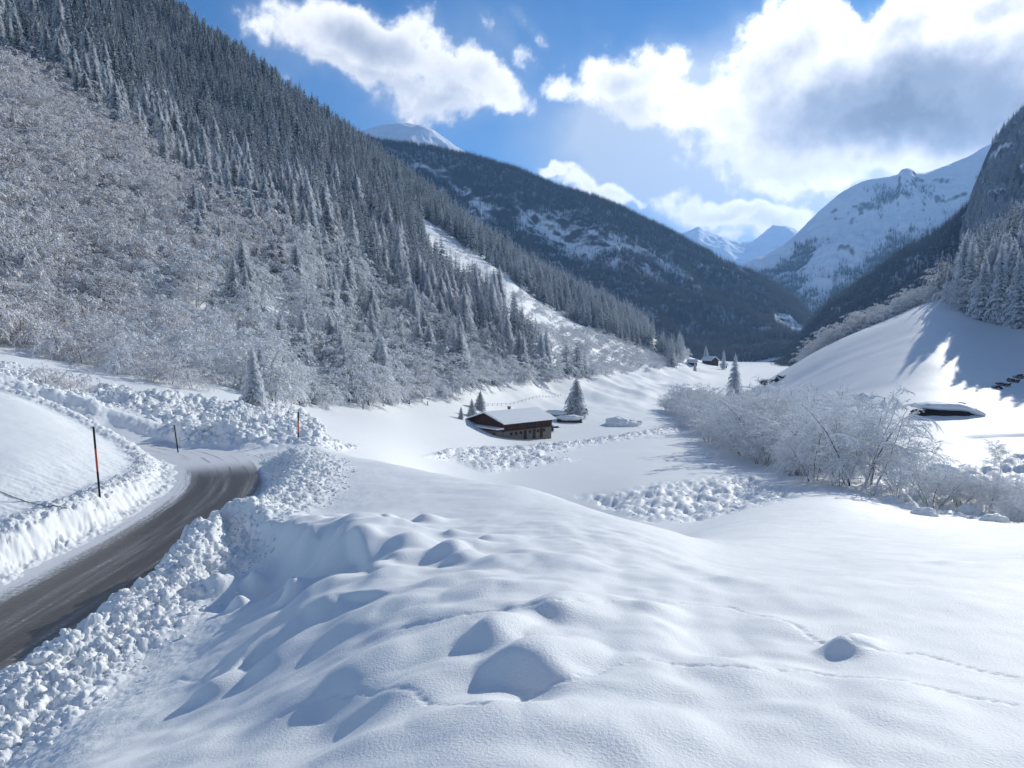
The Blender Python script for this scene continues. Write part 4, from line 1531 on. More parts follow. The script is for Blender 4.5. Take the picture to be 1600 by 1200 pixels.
# singled-out spruces
for (px1, py1, h, k, wide, lab, yy_) in [
    (898, 652, 13.5, 3, 1.55, 'lone broad spruce standing in the snow right of the barn', None),
    (1148, 650, 19, 0, 1.1, 'tall frosted spruce rising from the stream bushes below the far hut', 262),
    (1131, 578, 17, 2, 1.0, 'pointed spruce just right of the far dark hut', 640),
    (1103, 566, 17, 4, 1.3, 'rounded frosted spruce behind the far dark hut', 760),
    (1086, 590, 8, 1, 1.1, 'small dark spruce beside the far shed', 560),
    (738, 652, 5.0, 0, 1.8, 'small snowy spruce at the left end of the barn', None),
    (750, 640, 5.5, 3, 1.7, 'young snow-covered spruce behind the barn gable', None),
    (720, 655, 3.2, 2, 1.9, 'tiniest snowy spruce left of the barn', None),
    (1243, 742, 4.2, 3, 1.5, 'small spruce buried in snow before the stream bushes', None),
    (397, 634, 5.5, 1, 1.2, 'small snowy spruce at the forest foot above the road bend', None),
]:
    if yy_:
        y0 = yy_
        x0 = (px1 - 800) / 1200 * y0
        z0 = ground(x0, y0)
    else:
        x0, y0, z0 = spot(px1, py1)
    plant_tree('spruce_tree', SPR, k, x0, y0, z0 - .15, h, lab, 'spruce', 'spruces standing on their own', wide=wide)

# shrubs at the left above the field, and brown brush by the debris
for (px1, py1, h, k, lab, yy_, wide) in [
    (70, 602, 2.6, 3, 'bare brown shrub poking out above the left snow field', 60, 1.5),
    (110, 608, 2.2, 1, 'second bare shrub on the brow of the left snow field', 62, 1.5),
    (182, 600, 5.2, 4, 'small frosted tree with a bare stem above the second snow pole', 88, 1.0),
    (235, 628, 3.6, 3, 'brown brush clump at the left end of the avalanche debris', 86, 1.6),
    (268, 636, 3.4, 5, 'reddish brush clump above the avalanche debris', 86, 1.7),
    (300, 640, 3.0, 1, 'low brown brush right of the reddish clump', 85, 1.6),
    (215, 618, 4.2, 5, 'tall twiggy brush at the slope foot', 92, 1.5),
]:
    x0, z0 = (px1 - 800) / 1200 * yy_, None
    plant_tree('bare_shrub', BIRCH, k, x0, yy_, ground(x0, yy_) - .1, h, lab, 'shrub', 'bare shrubs above the road', wide=wide)


# ------------------------------------------------------------------ mountains further off
def mountain(name, cols, y0, y1, mat, nx, ny, amp, fscale, amp2=0, back=.25, seed=0):
    """cols: px -> [(distance, photo py)], relief between y0 and y1 plus a far side falling away"""
    pk = sorted(cols)
    uu = (np.array(pk) - 800) / 1200
    Yv = np.concatenate([np.linspace(y0, y1, ny), np.linspace(y1 * 1.01, y1 * (1 + back), 24)])
    cz = []
    for p in pk:
        cc = cols[p]
        Yk = [c[0] for c in cc]
        zk = [c[0] * px_dir(p, c[1])[2] / px_dir(p, c[1])[1] for c in cc]
        zc = zk[-1]
        Yk += [y1 * (1 + back)]
        zk += [zc - y1 * back * .6]
        cz.append(pchip(Yk, zk, Yv))
    us = np.linspace(uu[0], uu[-1], nx)
    Z = pchip(uu, np.stack(cz), us).T
    Ug, Yq = np.meshgrid(us, Yv)
    Xg = Ug * Yq
    fall = sstep(y0, y0 + (y1 - y0) * .25, Yq)
    crest = .25 + .75 * sstep(0, .2, np.abs(Yq - y1) / (y1 - y0))
    Z = Z + fall * crest * (amp * 2 * (ridged(Xg * fscale + seed, Yq * fscale, 6) - .75) + amp2 * fbm(Xg * fscale * 6, Yq * fscale * 6, 3))
    link(name, grid_mesh(name, Xg, Yq, Z), mat, kind='structure')
    return us, Yv, Z


def mt_height(mt, u, y):
    us, Yv, Z = mt
    iu = np.clip(((u - us[0]) / (us[1] - us[0])).astype(int), 0, len(us) - 2)
    iy = np.clip(np.searchsorted(Yv, y) - 1, 0, len(Yv) - 2)
    fu = (u - us[iu]) / (us[1] - us[0])
    fy = (y - Yv[iy]) / (Yv[iy + 1] - Yv[iy])
    return (Z[iy, iu] * (1 - fu) + Z[iy, iu + 1] * fu) * (1 - fy) + (Z[iy + 1, iu] * (1 - fu) + Z[iy + 1, iu + 1] * fu) * fy


M_ROCK2 = rock_snow_material('forested_mountain_ground', rock=(.035, .038, .045), lo=.57, hi=.74, scale=.012, amp=.6)
M_ROCKC = rock_snow_material('cliff_rock', rock=(.075, .072, .075), lo=.50, hi=.70, scale=.025, amp=.8)
M_ROCK3 = rock_snow_material('high_snow_mountain', rock=(.10, .10, .11), lo=.44, hi=.58, scale=.006, amp=.55)
M_ROCK4 = rock_snow_material('far_peak', rock=(.12, .12, .13), lo=.45, hi=.62, scale=.003, amp=.4)
cr2 = {400: 180, 500: 195, 600: 224, 640: 231, 720: 241, 800: 267, 870: 291, 950: 321, 1030: 356, 1100: 396, 1160: 421, 1200: 441, 1240: 470, 1275: 505, 1330: 530, 1420: 545}
base2 = {400: 640, 500: 640, 600: 640, 640: 630, 720: 610, 800: 600, 870: 590, 950: 585, 1030: 582, 1100: 578, 1160: 572, 1200: 565, 1240: 556, 1275: 548, 1330: 545, 1420: 550}
cols2 = {p: [(1350, base2[p]), (1650, base2[p] + (cr2[p] - base2[p]) * .36), (1950, base2[p] + (cr2[p] - base2[p]) * .70), (2250, cr2[p])] for p in cr2}
MT2 = mountain('mountain', cols2, 1350, 2250, M_ROCK2, 420, 260, 36, .0036, 5)
cr3 = {1080: 470, 1140: 425, 1170: 406, 1200: 392, 1230: 373, 1262: 345, 1290: 316, 1310: 299, 1335: 288, 1365: 280, 1392: 274, 1400: 265, 1412: 264, 1425: 271, 1450: 266, 1490: 250, 1545: 221, 1600: 200, 1700: 160, 1850: 120}
cols3 = {p: [(2700, 525 - max(0, p - 1300) * .1), (3150, 525 - max(0, p - 1300) * .1 + (c - 525 + max(0, p - 1300) * .1) * .42), (3520, 525 + (c - 525) * .76), (3900, c)] for p, c in cr3.items()}
MT3 = mountain('mountain', cols3, 2700, 3900, M_ROCK3, 380, 260, 85, .0018, 8, seed=40)
crr = {1190: 600, 1225: 565, 1262: 515, 1290: 482, 1330: 452, 1370: 425, 1400: 402, 1450: 372, 1500: 332, 1540: 290, 1620: 240, 1750: 200}
colsr = {p: [(820, 610), (1100, max(c, 585 + (c - 585) * .5)), (1400, c)] for p, c in crr.items()}
MTR = mountain('mountain', colsr, 820, 1400, M_ROCK2, 240, 140, 16, .006, 3, seed=90)
crc = {1440: 520, 1478: 440, 1500: 335, 1515: 285, 1540: 226, 1560: 205, 1600: 165, 1660: 118, 1740: 72, 1900: 20}
MTC = mountain('mountain', {p: [(800, 560), (1000, 560 + (c - 560) * .50), (1180, 560 + (c - 560) * .82), (1350, c)] for p, c in crc.items()}, 800, 1350, M_ROCKC, 260, 200, 44, .009, 9, seed=61)
cr5 = {480: 260, 540: 222, 570: 205, 600: 196, 640: 193, 665: 199, 690: 212, 720: 232, 800: 300}
MT5 = mountain('mountain', {p: [(3600, 330), (4800, c)] for p, c in cr5.items()}, 3600, 4800, M_ROCK4, 220, 140, 55, .0016, 8, seed=13)
cr6 = {980: 385, 1030: 372, 1060: 364, 1078: 357, 1088: 353, 1100: 361, 1125: 371, 1150: 379, 1172: 376, 1190: 364, 1204: 354, 1222: 352, 1245: 360, 1300: 385, 1400: 400}
MT6 = mountain('mountain', {p: [(8000, 440), (9600, c)] for p, c in cr6.items()}, 8000, 9600, M_ROCK4, 260, 140, 70, .0012, 12, seed=3)


def fc(px, py, x, y):
    return .95 * sstep(.15, -.2, fbm(x * .012, y * .012, 4) - .15)


def forest_on(mt, n, u0, u1, y0, y1, fn, hmin, hmax):
    U_ = rng.uniform(u0, u1, n)
    Y_ = np.sqrt(rng.uniform(y0 ** 2, y1 ** 2, n))
    Z_ = mt_height(mt, U_, Y_)
    px, py = project(U_ * Y_, Y_, Z_)
    k = fn(px, py, U_ * Y_, Y_) > rng.random(n)
    U_, Y_, Z_ = U_[k], Y_[k], Z_[k]
    m_ = len(U_)
    h = rng.uniform(hmin, hmax, m_) / 20
    return np.stack([U_ * Y_, Y_, Z_ - .5, h, h * rng.uniform(1.0, 1.4, m_), rng.uniform(0, 6.28, m_), rng.integers(0, len(VFAR), m_)], 1)


def f2(px, py, x, y):
    d = np.ones_like(px)
    nn = fbm(x * .004, y * .004, 4)
    chute = [(640, 250), (700, 268), (740, 300), (775, 345), (760, 345), (725, 308), (690, 282), (640, 262)]
    d *= 1 - .95 * poly_mask(px, py, chute, 2)
    rocky = [(780, 300), (860, 320), (960, 350), (1060, 400), (1120, 450), (1100, 478), (1020, 455), (940, 440), (860, 400), (800, 370)]
    d *= 1 - poly_mask(px, py, rocky, 25) * sstep(-.35, .02, nn) * .95
    clear = [(1205, 485), (1235, 490), (1260, 515), (1250, 530), (1210, 510)]
    d *= 1 - .97 * poly_mask(px, py, clear, 4)
    return d * sstep(-.55, -.3, nn)


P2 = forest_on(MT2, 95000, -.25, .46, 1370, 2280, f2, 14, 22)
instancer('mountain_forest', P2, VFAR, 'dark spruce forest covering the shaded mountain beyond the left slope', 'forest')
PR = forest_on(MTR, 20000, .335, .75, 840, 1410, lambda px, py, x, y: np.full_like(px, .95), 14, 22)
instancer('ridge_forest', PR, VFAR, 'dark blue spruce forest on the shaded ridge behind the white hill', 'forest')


PC = forest_on(MTC, 9000, .53, .80, 810, 1345, fc, 13, 22)
instancer('cliff_forest', PC, FAR, 'snow-dusted spruces clinging to the grey cliff at the right edge', 'forest')


def f3(px, py, x, y):
    nn = fbm(x * .0035 + 5, y * .0022, 4)
    line = np.interp(px, [1150, 1200, 1260, 1300, 1340, 1400, 1480, 1540, 1600], [425, 430, 425, 418, 400, 372, 335, 318, 300])
    low = sstep(-14, 30, py - line) * sstep(-.42, .10, nn - .12 + .25 * sstep(0, 90, py - line))
    chute = [(1262, 380), (1320, 360), (1310, 420), (1300, 470), (1262, 478), (1285, 430)]
    spots = sstep(.10, .26, nn) * sstep(285, 320, py) * .8
    return np.clip(np.maximum(low, spots), 0, 1) * (1 - .9 * poly_mask(px, py, chute, 8))


P3 = forest_on(MT3, 70000, .27, .72, 2720, 3780, f3, 18, 30)
instancer('high_forest', P3, VFAR, 'scattered dark trees dotting the snowy face of the far right mountain', 'forest')

# ------------------------------------------------------------------ buildings
M_TIMBER = None


def timber(name, c0, c1, scale=1.0):
    m, N, b = new_mat(name)
    t = N.node('ShaderNodeTexCoord').outputs['Object']
    x, y, z = N.sep(t)[:3]
    pl = N.m('FRACT', N.m('MULTIPLY', N.m('ADD', x, y), 4.5 * scale))
    gapm = N.smooth(N.m('ABSOLUTE', N.m('SUBTRACT', pl, .5)), .42, .5)
    n_ = N.noise(N.comb(N.m('MULTIPLY', x, 6), N.m('MULTIPLY', y, 6), z), 1.2, 4, .6)
    c = N.mix(n_, c0, c1)
    N.plug(b.inputs['Base Color'], N.mix(gapm, c, tuple(k * .25 for k in c0)))
    b.inputs['Roughness'].default_value = .85
    return m


M_TIMBER = timber('weathered_timber', (.035, .018, .012), (.11, .055, .035))
M_PLASTER = simple('whitewashed_wall', (.20, .175, .15), .9, .25, 1.2)
M_GLASS = simple('window_glass', (.015, .02, .028), .15, .3, 1)
M_FRAME = simple('window_frame', (.07, .045, .03), .7, .3, 5)
M_DOOR = simple('door_wood', (.055, .03, .02), .8, .35, 4)
M_STONE = rock_snow_material('snowy_rock', rock=(.055, .045, .038), lo=.55, hi=.70, scale=1.2, amp=.5)
M_DARKROCK = simple('dark_rock', (.035, .028, .024), .9, .6, 1.6)

cx, cy, cz = spot(787, 684)
AL = math.radians(42)
Lb, Wb = 17.6, 14.0
ex = np.array([math.cos(AL), math.sin(AL)])
ey = np.array([-math.sin(AL), math.cos(AL)])
SB = cy / 200.0
Lb, Wb = Lb * SB, Wb * SB
ctr = np.array([cx, cy]) + ex * Lb / 2 + ey * Wb / 2
barn = empty('barn', (ctr[0], ctr[1], cz), AL, label='long two-storey timber and stone barn under a thick white roof', category='barn')
barn.scale = (SB, SB, SB)
L2, W2 = 8.8, 7.0
hx, he = 1.55, 3.8
ridge_z = 5.9
mb = MB()
mb.box(-L2, L2, -W2, W2, -2.5, hx)
mb.build('lower_wall', M_PLASTER, barn)
mb = MB()
mb.prism([(-W2 - .12, hx), (W2 + .12, hx), (W2 + .12, he), (0, ridge_z - .15), (-W2 - .12, he)], -L2 - .12, L2 + .12)
mb.build('upper_wall', M_TIMBER, barn)
mb = MB()
ov, ex_ = 1.2, .9
sl = (ridge_z - he) / (W2 + .12)
for s in (-1, 1):
    ye = s * (W2 + ov)
    zb = lambda y, o: ridge_z - abs(y) * sl + o
    mb.prism([(0, zb(0, -.05)), (ye, zb(ye, -.05)), (ye, zb(ye, .12)), (0, zb(0, .12))] if s > 0 else [(0, zb(0, .12)), (ye, zb(ye, .12)), (ye, zb(ye, -.05)), (0, zb(0, -.05))], -L2 - ex_, L2 + ex_)
rf = mb.build('roof', M_DOOR, barn)
mb = MB()
prof = []
for i in range(25):
    y = -(W2 + ov + .08) + i / 24 * 2 * (W2 + ov + .08)
    prof.append((y, ridge_z - abs(y) * sl + .14 + .42 * (1 - (abs(y) / (W2 + ov + .08)) ** 10) + (.06 * math.sin(i * 1.9))))
prof = [(0, ridge_z + .13), (-(W2 + ov + .08), ridge_z - (W2 + ov) * sl + .13)] + prof + [((W2 + ov + .08), ridge_z - (W2 + ov) * sl + .13)]
mb.prism(prof, -L2 - ex_ - .1, L2 + ex_ + .1)
mb.build('roof_snow', M_CLOD, rf)
mb = MB()
mb.box(.4, 1.0, 1.2, 1.8, ridge_z - .6, ridge_z + .9)
mb.box(.32, 1.08, 1.12, 1.88, ridge_z + .9, ridge_z + 1.15)
mb.build('chimney', M_PLASTER, rf)


def barn_window(x0, x1, z0, z1, face):
    a, b_ = MB(), MB()
    w = .09
    if face == 'long':
        y = -W2 - .05
        a.box(x0, x1, y - .04, y + .1, z0, z0 + w); a.box(x0, x1, y - .04, y + .1, z1 - w, z1)
        a.box(x0, x0 + w, y - .04, y + .1, z0 + w, z1 - w); a.box(x1 - w, x1, y - .04, y + .1, z0 + w, z1 - w)
        a.box((x0 + x1) / 2 - .03, (x0 + x1) / 2 + .03, y - .03, y + .1, z0 + w, z1 - w)
        b_.box(x0 + w, x1 - w, y, y + .08, z0 + w, z1 - w)
    else:
        x = -L2 - .05
        a.box(x - .04, x + .1, x0, x1, z0, z0 + w); a.box(x - .04, x + .1, x0, x1, z1 - w, z1)
        a.box(x - .04, x + .1, x0, x0 + w, z0 + w, z1 - w); a.box(x - .04, x + .1, x1 - w, x1, z0 + w, z1 - w)
        b_.box(x, x + .08, x0 + w, x1 - w, z0 + w, z1 - w)
    f = a.build('window', M_FRAME, barn)
    b_.build('pane', M_GLASS, f)


for x0 in (-6.6, -4.9, -3.2, 0.2, 3.2, 5.4):
    barn_window(x0, x0 + .95, .35, 1.2, 'long')
for y0 in (-5.6, -1.0, 3.6):
    barn_window(y0, y0 + 1.0, .4, 1.3, 'gable')
for x0 in (-1.6, 1.7, 4.4):
    d = MB()
    d.box(x0, x0 + 1.0, -W2 - .10, -W2 + .05, -1.2, 1.35)
    dd = d.build('door', M_DOOR, barn)
    h_ = MB()
    h_.box(x0 + .82, x0 + .9, -W2 - .16, -W2 - .10, .1, .25)
    h_.build('handle', M_GLASS, dd)
# posts and rail of the upper gallery on the long side, broken white opening
g = MB()
for x0 in (-7.4, -3.6, -.1, 2.6, 5.2, 7.4):
    g.box(x0 - .11, x0 + .11, -W2 - .32, -W2 - .12, hx, he + .1)
g.box(-L2, L2, -W2 - .35, -W2 - .13, hx + .05, hx + .2)
g.build('gallery', M_FRAME, barn)
d = MB()
d.box(.6, 1.9, -W2 - .19, -W2 - .12, hx + .9, hx + 2.0)
d.build('hatch', M_GLASS, barn)
# lean-to on the gable side with its own snow
d = MB()
d.box(-L2 - 1.9, -L2, -W2 + .3, W2 - 4.0, -2.3, 1.75)
lean = d.build('annex', M_PLASTER, barn)
d = MB()
d.prism([(-W2 - .2, 2.05), (W2 - 3.4, 2.05), (W2 - 3.4, 2.2), (-W2 - .2, 2.2)], -L2 - 2.6, -L2 - .13)
d.build('annex_roof', M_DOOR, lean)
d = MB()
d.box(-L2 - 2.65, -L2 - .13, -W2 - .3, W2 - 3.3, 2.2, 2.6)
s_ = d.build('annex_snow', M_CLOD, lean)
d = MB()
for y0 in (-5.8, -2.6, .4):
    d.box(-L2 - 1.96, -L2 - 1.88, y0, y0 + 1.0, .2, 1.15)
d.build('annex_window', M_GLASS, lean)


def snow_lump(name, px1, py1, w, d_, h, label, cat, rot=0.0, amp=.25, seed=1, mat=None, loc=None, sink=.15):
    """rounded mass of snow, one closed mesh"""
    V, F = icosphere(4)
    nn = fbm(V[:, 0] * 1.6 + seed * 5, V[:, 1] * 1.6 + V[:, 2] * 1.9, 4)
    V = V * (1 + amp * nn[:, None])
    V = V * np.array([w / 2, d_ / 2, h])
    x0, y0, z0 = loc or spot(px1, py1)
    return link(name, tri_mesh(name, V, F, smooth=True), mat or M_CLOD, None, (x0, y0 + d_ * .35, z0 - h * sink), rot, label=label, category=cat)


snow_lump('snow_mound', 975, 666, 11.5, 8, 2.7, 'steep-fronted mound of snow on the flat right of the barn', 'snow mound', seed=2, amp=.35)
# snowed-in timber stacks between barn and lone spruce
for i, (px1, py1, w, d_, h, r_a, lab) in enumerate([(868, 652, 6.0, 3.0, 1.1, -.3, 'snow-topped stack of logs behind the right end of the barn'), (890, 660, 7.0, 2.6, 1.0, .1, 'longer snow-topped stack of logs below the lone spruce')]):
    x0, y0, z0 = spot(px1, py1)
    root = empty('log_stack', (x0, y0, z0), r_a, label=lab, category='log stack', group='log stacks by the barn')
    nl = 0
    for row in range(3):
        for q in range(5 - row):
            d = MB()
            d.tube([(-w / 2 + random.uniform(-.4, .4), -1.0 + q * .42 + row * .2, .1 + row * .34), (w / 2 + random.uniform(-.4, .4), -1.0 + q * .42 + row * .2, .1 + row * .34)], .2, 9)
            d.build('log', M_BARK, root)
    V, F = icosphere(3)
    V = V * (1 + .3 * fbm(V[:, 0] * 2 + i, V[:, 1] * 2 + V[:, 2], 3)[:, None]) * np.array([w * .58, 1.9, .85])
    link('snow_cap', tri_mesh('snow_cap', V + np.array([0, 0, 1.35]), F, smooth=True), M_CLOD, root)
# cart or trailer beside the barn's right end
x0, y0, z0 = spot(856, 674)
root = empty('farm_trailer', (x0 + 1, y0 + 1, z0), .5, label='snow-covered farm trailer parked against the right end of the barn', category='trailer')
d = MB(); d.box(-1.7, 1.7, -.9, .9, .8, .95); d.box(-1.7, 1.7, -.95, -.9, .95, 1.35); d.box(-1.7, 1.7, .9, .95, .95, 1.35); d.box(1.7, 2.9, -.06, .06, .7, .82)
d.build('bed', M_DOOR, root)
for s in (-1, 1):
    d = MB()
    d.tube([(-.3, s * .92, .42), (-.3, s * 1.1, .42)], .42, 16)
    d.build('wheel', M_GLASS, root)
V, F = icosphere(3)
V = V * (1 + .25 * fbm(V[:, 0] * 2, V[:, 1] * 2 + V[:, 2], 3)[:, None]) * np.array([1.75, .95, .5])
link('snow_load', tri_mesh('snow_load', V + np.array([0, 0, 1.25]), F, smooth=True), M_CLOD, root)


def hut(px1, py1, Y, L, Wd, he, hr, rot, label):
    x0 = (px1 - 800) / 1200 * Y
    z0 = ground(x0, Y)
    root = empty('hut', (x0, Y, z0), rot, label=label, category='hut', group='far huts down the valley')
    d = MB()
    d.prism([(-Wd / 2, -2), (Wd / 2, -2), (Wd / 2, he), (0, hr), (-Wd / 2, he)], -L / 2, L / 2)
    d.build('wall', M_TIMBER, root)
    d = MB()
    o = 1.0
    s = (hr - he) / (Wd / 2)
    d.prism([(-Wd / 2 - o, he - s * o + .1), (0, hr + .1), (Wd / 2 + o, he - s * o + .1), (Wd / 2 + o, he - s * o + .6), (0, hr + .8), (-Wd / 2 - o, he - s * o + .6)], -L / 2 - o, L / 2 + o)
    d.build('roof', M_CLOD, root)
    d = MB()
    d.box(-L / 2 - .1, -L / 2 - .02, -.7, .7, -.2, 2.0)
    d.build('door', M_DOOR, root)
    for y0 in (-Wd * .35, Wd * .2):
        d = MB()
        d.box(-L / 2 - .08, -L / 2 - .02, y0, y0 + Wd * .14, he - 1.6, he - .6)
        d.build('window', M_GLASS, root)


hut(1110, 572, 690, 11, 9, 4.2, 7.0, -1.05, 'dark timber hut with white roof far down the valley')
hut(1082, 584, 600, 6, 5, 2.4, 3.8, -.5, 'little half-buried shed left of the far dark hut')
hut(1131, 580, 670, 4, 4, 2.4, 3.6, .3, 'tiny dark shed among trees right of the far hut')


# ------------------------------------------------------------------ boulders on the right
def boulder(name, px1, py1, w, d_, h, snowh, label, seed, tilt=0.0, rot=0.0):
    """dark rock undercut at the front under a thick overhanging cap of snow"""
    x0, y0, z0 = spot(px1, py1)
    root = empty(name, (x0, y0 + d_ * .4, z0), rot, label=label, category='boulder', group='snow-capped boulders')
    V, F = icosphere(4)
    nn = fbm(V[:, 0] * 2.2 + seed * 5, V[:, 1] * 2.2 + V[:, 2] * 2.9, 5)
    R_ = V * (1 + .22 * nn[:, None]) * np.array([w / 2 * .90, d_ / 2 * .85, h])
    R_[:, 0] += (R_[:, 2] - h) * .35
    link('rock', tri_mesh('rock', R_, F, smooth=False), M_DARKROCK, root)
    C = V * (1 + .14 * fbm(V[:, 0] * 2.1 + seed, V[:, 1] * 2 + 3, 4)[:, None]) * np.array([w / 2, d_ / 2, snowh])
    C[:, 2] = np.where(C[:, 2] < 0, C[:, 2] * .7, C[:, 2])
    C[:, 2] += h * .88 + C[:, 0] * tilt - h * .8 * sstep(.05, 1.0, C[:, 0] / (w / 2))
    link('snow_cap', tri_mesh('snow_cap', C, F, smooth=True), M_CLOD, root)
    return root


bo = boulder('boulder', 1495, 650, 14.5, 8, 1.8, 1.15, 'wide dark boulder with a flat snow cap on the white flat', 4, tilt=-.02)
V, F = icosphere(3)
V = V * (1 + .2 * fbm(V[:, 0] * 2 + 4, V[:, 1] * 2 + V[:, 2], 3)[:, None]) * np.array([1.2, .9, .45])
link('snow_knob', tri_mesh('snow_knob', V + np.array([2.6, .4, 2.1]), F, smooth=True), M_CLOD, bo)
snow_lump('boulder', 1358, 624, 5.2, 3.6, 1.3, 'small snow-buried boulder alone on the foot of the white hill', 'boulder', seed=5, amp=.6)
snow_lump('boulder', 1222, 592, 4.5, 3, 1.3, 'snowy boulder on the low left edge of the white hill', 'boulder', seed=6, amp=.5, mat=M_STONE)
snow_lump('boulder', 1205, 598, 7, 3, 1.2, 'long snowy rock at the low left foot of the white hill', 'boulder', seed=7, amp=.5, mat=M_STONE)
for i, (px1, py1, w) in enumerate([(1572, 604, 3.2), (1586, 598, 3.0), (1598, 592, 3.5), (1560, 608, 2.0)]):
    snow_lump('rock_outcrop', px1, py1, w, 2.5, 1.0, ('jagged dark outcrop rock', 'second jagged outcrop rock up the bank', 'topmost outcrop rock at the right edge', 'lowest and smallest outcrop rock')[i] + ' in the hill shadow', 'rock', seed=10 + i, amp=.8, mat=M_STONE)
snow_lump('stream_boulder', 1480, 742, 4.6, 3.5, 1.5, 'round snow-covered boulder among the shrubs by the stream', 'boulder', seed=8, amp=.15)
for i, (px1, py1) in enumerate([(1425, 797), (1448, 806), (1398, 786), (1520, 800), (1560, 816)]):
    snow_lump('snow_hummock', px1, py1, random.uniform(1.4, 2.6), 1.6, .7, ('snow hummock at the foot of the fan-shaped bush', 'snow hummock just right of the fan-shaped bush foot', 'snow hummock left of the fan-shaped bush', 'snow hummock under the right-hand shrubs', 'last snow hummock before the right edge')[i], 'snow hummock', seed=20 + i)

# ------------------------------------------------------------------ snow poles by the road
M_POLE_BLACK = simple('black_pole_paint', (.012, .012, .014), .5, .3, 8)
M_POLE_RED = simple('orange_pole_paint', (.62, .075, .02), .5, .15, 8)
for (px1, pyb, pyt, tiltx, r0, yv, lab) in [
    (156, 776, 667, -.055, .032, 24.3, 'tallest snow pole with an orange middle band on the left bank'),
    (279, 712, 664, -.11, .032, 38.0, 'black snow pole leaning left at the end of the left bank'),
    (336, 683, 664, .22, .028, 52.0, 'small thin snow pole leaning right in the avalanche debris'),
    (466, 694, 643, .02, .036, 41.0, 'upright orange and black snow pole on the right bank'),
]:
    x0 = (px1 - 800) / 1200 * yv
    dd_ = px_dir(px1, pyb)
    x0 = dd_[0] / dd_[1] * yv
    zb_ = dd_[2] / dd_[1] * yv
    zt_ = px_dir(px1, pyt)[2] / px_dir(px1, pyt)[1] * yv
    zg = ground(x0, yv)
    zb_ = min(zb_, zg)
    Ht = zt_ - zb_
    root = empty('snow_pole', (x0, yv, zb_), 0, label=lab, category='snow pole', group='snow poles beside the road')
    root.rotation_euler = (0, tiltx, 0)
    for k, (a, b_, nm, mt_) in enumerate([(-.6, .36, 'lower_section', M_POLE_BLACK), (.36, .69, 'orange_band' if 'orange' in lab else 'middle_section', M_POLE_RED if 'orange' in lab else M_POLE_BLACK), (.69, 1.0, 'upper_section', M_POLE_BLACK)]):
        d = MB()
        z0_ = a if a < 0 else a * Ht
        d.tube([(0, 0, z0_), (0, 0, b_ * Ht)], r0, 12)
        d.build(nm, mt_, root, smooth=False)
# slack wire on the left field
pp = []
for t in np.linspace(0, 1, 40):
    px1 = -40 + 145 * t
    py1 = 762 + 42 * t - 26 * t * t * .55 + 6 * math.sin(math.pi * t)
    py1 = np.interp(t, [0, .28, .55, .8, 1], [758, 770, 785, 793, 796])
    x0, y0, z0 = spot(px1, py1)
    pp.append((x0, y0, z0 + .02))
d = MB()
d.tube(pp, .012, 6)
d.build('wire', M_GLASS, None, label='thin dark wire lying slack across the left snow field', category='wire')

# little fence posts below the forest and along the terrace by the barn
k = 0
for (px1, py1, h) in [(443, 620, 1.4), (567, 640, 1.2), (640, 632, 1.1), (668, 634, 1.1), (455, 612, 1.0)]:
    x0, y0, z0 = spot(px1, py1)
    d = MB()
    d.tube([(0, 0, -.3), (.04, 0, h)], .09, 8)
    o = d.build('fence_post', M_BARK, None, loc=(x0, y0, z0), label=('dark wooden post right of the road-bend trees', 'wooden post at the forest foot right of the bend', 'wooden post at the forest edge left of the barn', 'post nearest the barn at the forest edge', 'short post in the trees above the road bend')[k], category='post', group='posts along the forest foot')
    k += 1
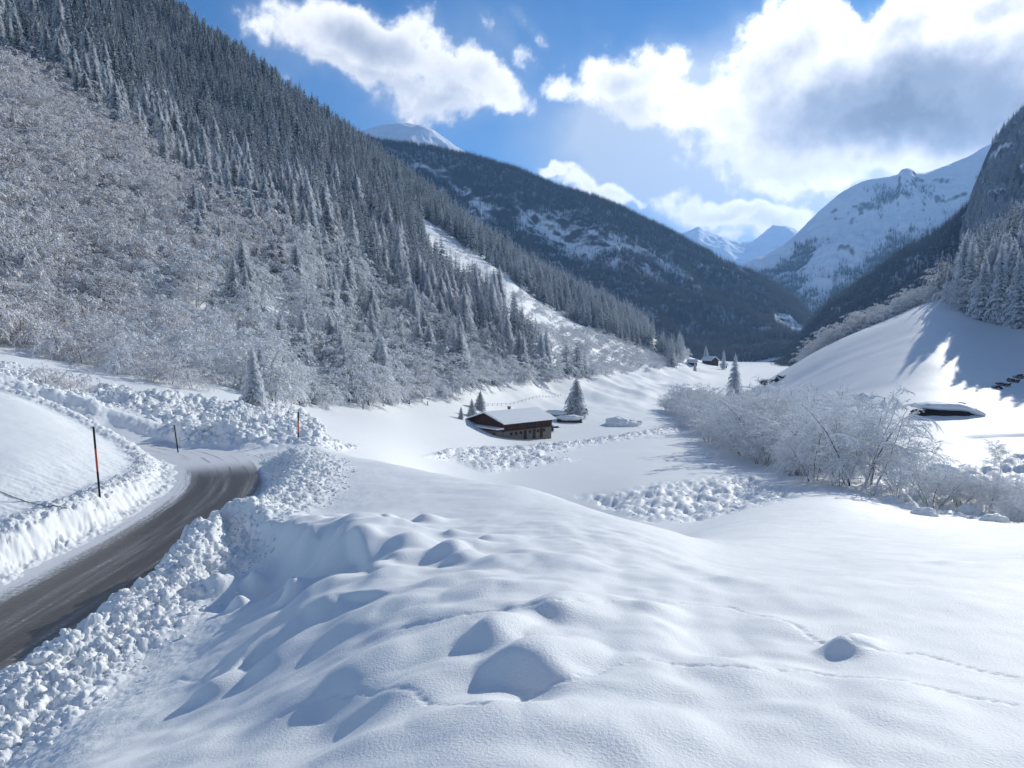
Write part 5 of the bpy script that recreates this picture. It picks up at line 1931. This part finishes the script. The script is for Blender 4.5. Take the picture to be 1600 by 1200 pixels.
# terrace fence behind the barn
a = spot(755, 634)
b_ = spot(876, 619)
root = empty('terrace_fence', (a[0], a[1], 0), 0, label='low dark fence line along the terrace behind the barn', category='fence')
np_ = 22
for i in range(np_):
    t = i / (np_ - 1)
    x0, y0 = a[0] + (b_[0] - a[0]) * t, a[1] + (b_[1] - a[1]) * t
    z0 = ground(x0, y0)
    d = MB()
    d.tube([(x0 - a[0], y0 - a[1], z0 - .3), (x0 - a[0], y0 - a[1], z0 + .7)], .045, 6)
    d.build('post', M_BARK, root)
d = MB()
d.tube([(a[0] + (b_[0] - a[0]) * t - a[0], a[1] + (b_[1] - a[1]) * t - a[1], ground(a[0] + (b_[0] - a[0]) * t, a[1] + (b_[1] - a[1]) * t) + .6) for t in np.linspace(0, 1, 30)], .03, 6)
d.build('rail', M_BARK, root)

# ------------------------------------------------------------------ air
HAZE = 7.5e-5
if HAZE:
    hz = MB()
    hz.box(-14000, 14000, -150, 14000, -131.5, 1500)
    m = bpy.data.materials.new('haze')
    m.use_nodes = True
    N = NT(m.node_tree)
    N.n.clear()
    out = N.node('ShaderNodeOutputMaterial')
    pv = N.node('ShaderNodeVolumePrincipled')
    pv.inputs['Color'].default_value = (.30, .57, 1.0, 1)
    pv.inputs['Density'].default_value = HAZE
    pv.inputs['Anisotropy'].default_value = .3
    N.l.new(pv.outputs[0], out.inputs['Volume'])
    hz.build('haze', m, None, kind='stuff', label='thin blue air that makes the far peaks fade', category='haze')
# trees whose look and stand read alike are told apart by their order from left to right
ORD = ['leftmost', 'second from left', 'third from left', 'fourth from left', 'fifth from left', 'sixth from left', 'seventh from left', 'eighth from left', 'ninth from left', 'tenth from left', 'eleventh from left', 'twelfth from left', 'thirteenth from left', 'fourteenth from left', 'fifteenth from left', 'sixteenth from left', 'seventeenth from left', 'eighteenth from left', 'nineteenth from left', 'twentieth from left', 'twenty-first from left', 'twenty-second from left', 'twenty-third from left', 'twenty-fourth from left', 'twenty-fifth from left', 'twenty-sixth from left', 'twenty-seventh from left', 'twenty-eighth from left']
same = {}
for o in SC.objects:
    if o.parent is None and o.get('group') and o.type == 'EMPTY':
        same.setdefault(o['label'], []).append(o)
for lab, os_ in same.items():
    if len(os_) > 1:
        os_.sort(key=lambda o: o.location.x / o.location.y)
        for i, o in enumerate(os_):
            word = 'rightmost' if i == len(os_) - 1 else (ORD[i] if i < len(ORD) else f'number {i + 1} from left')
            o['label'] = f'{word}: {lab}'
print('OBJECTS', len(bpy.data.objects))
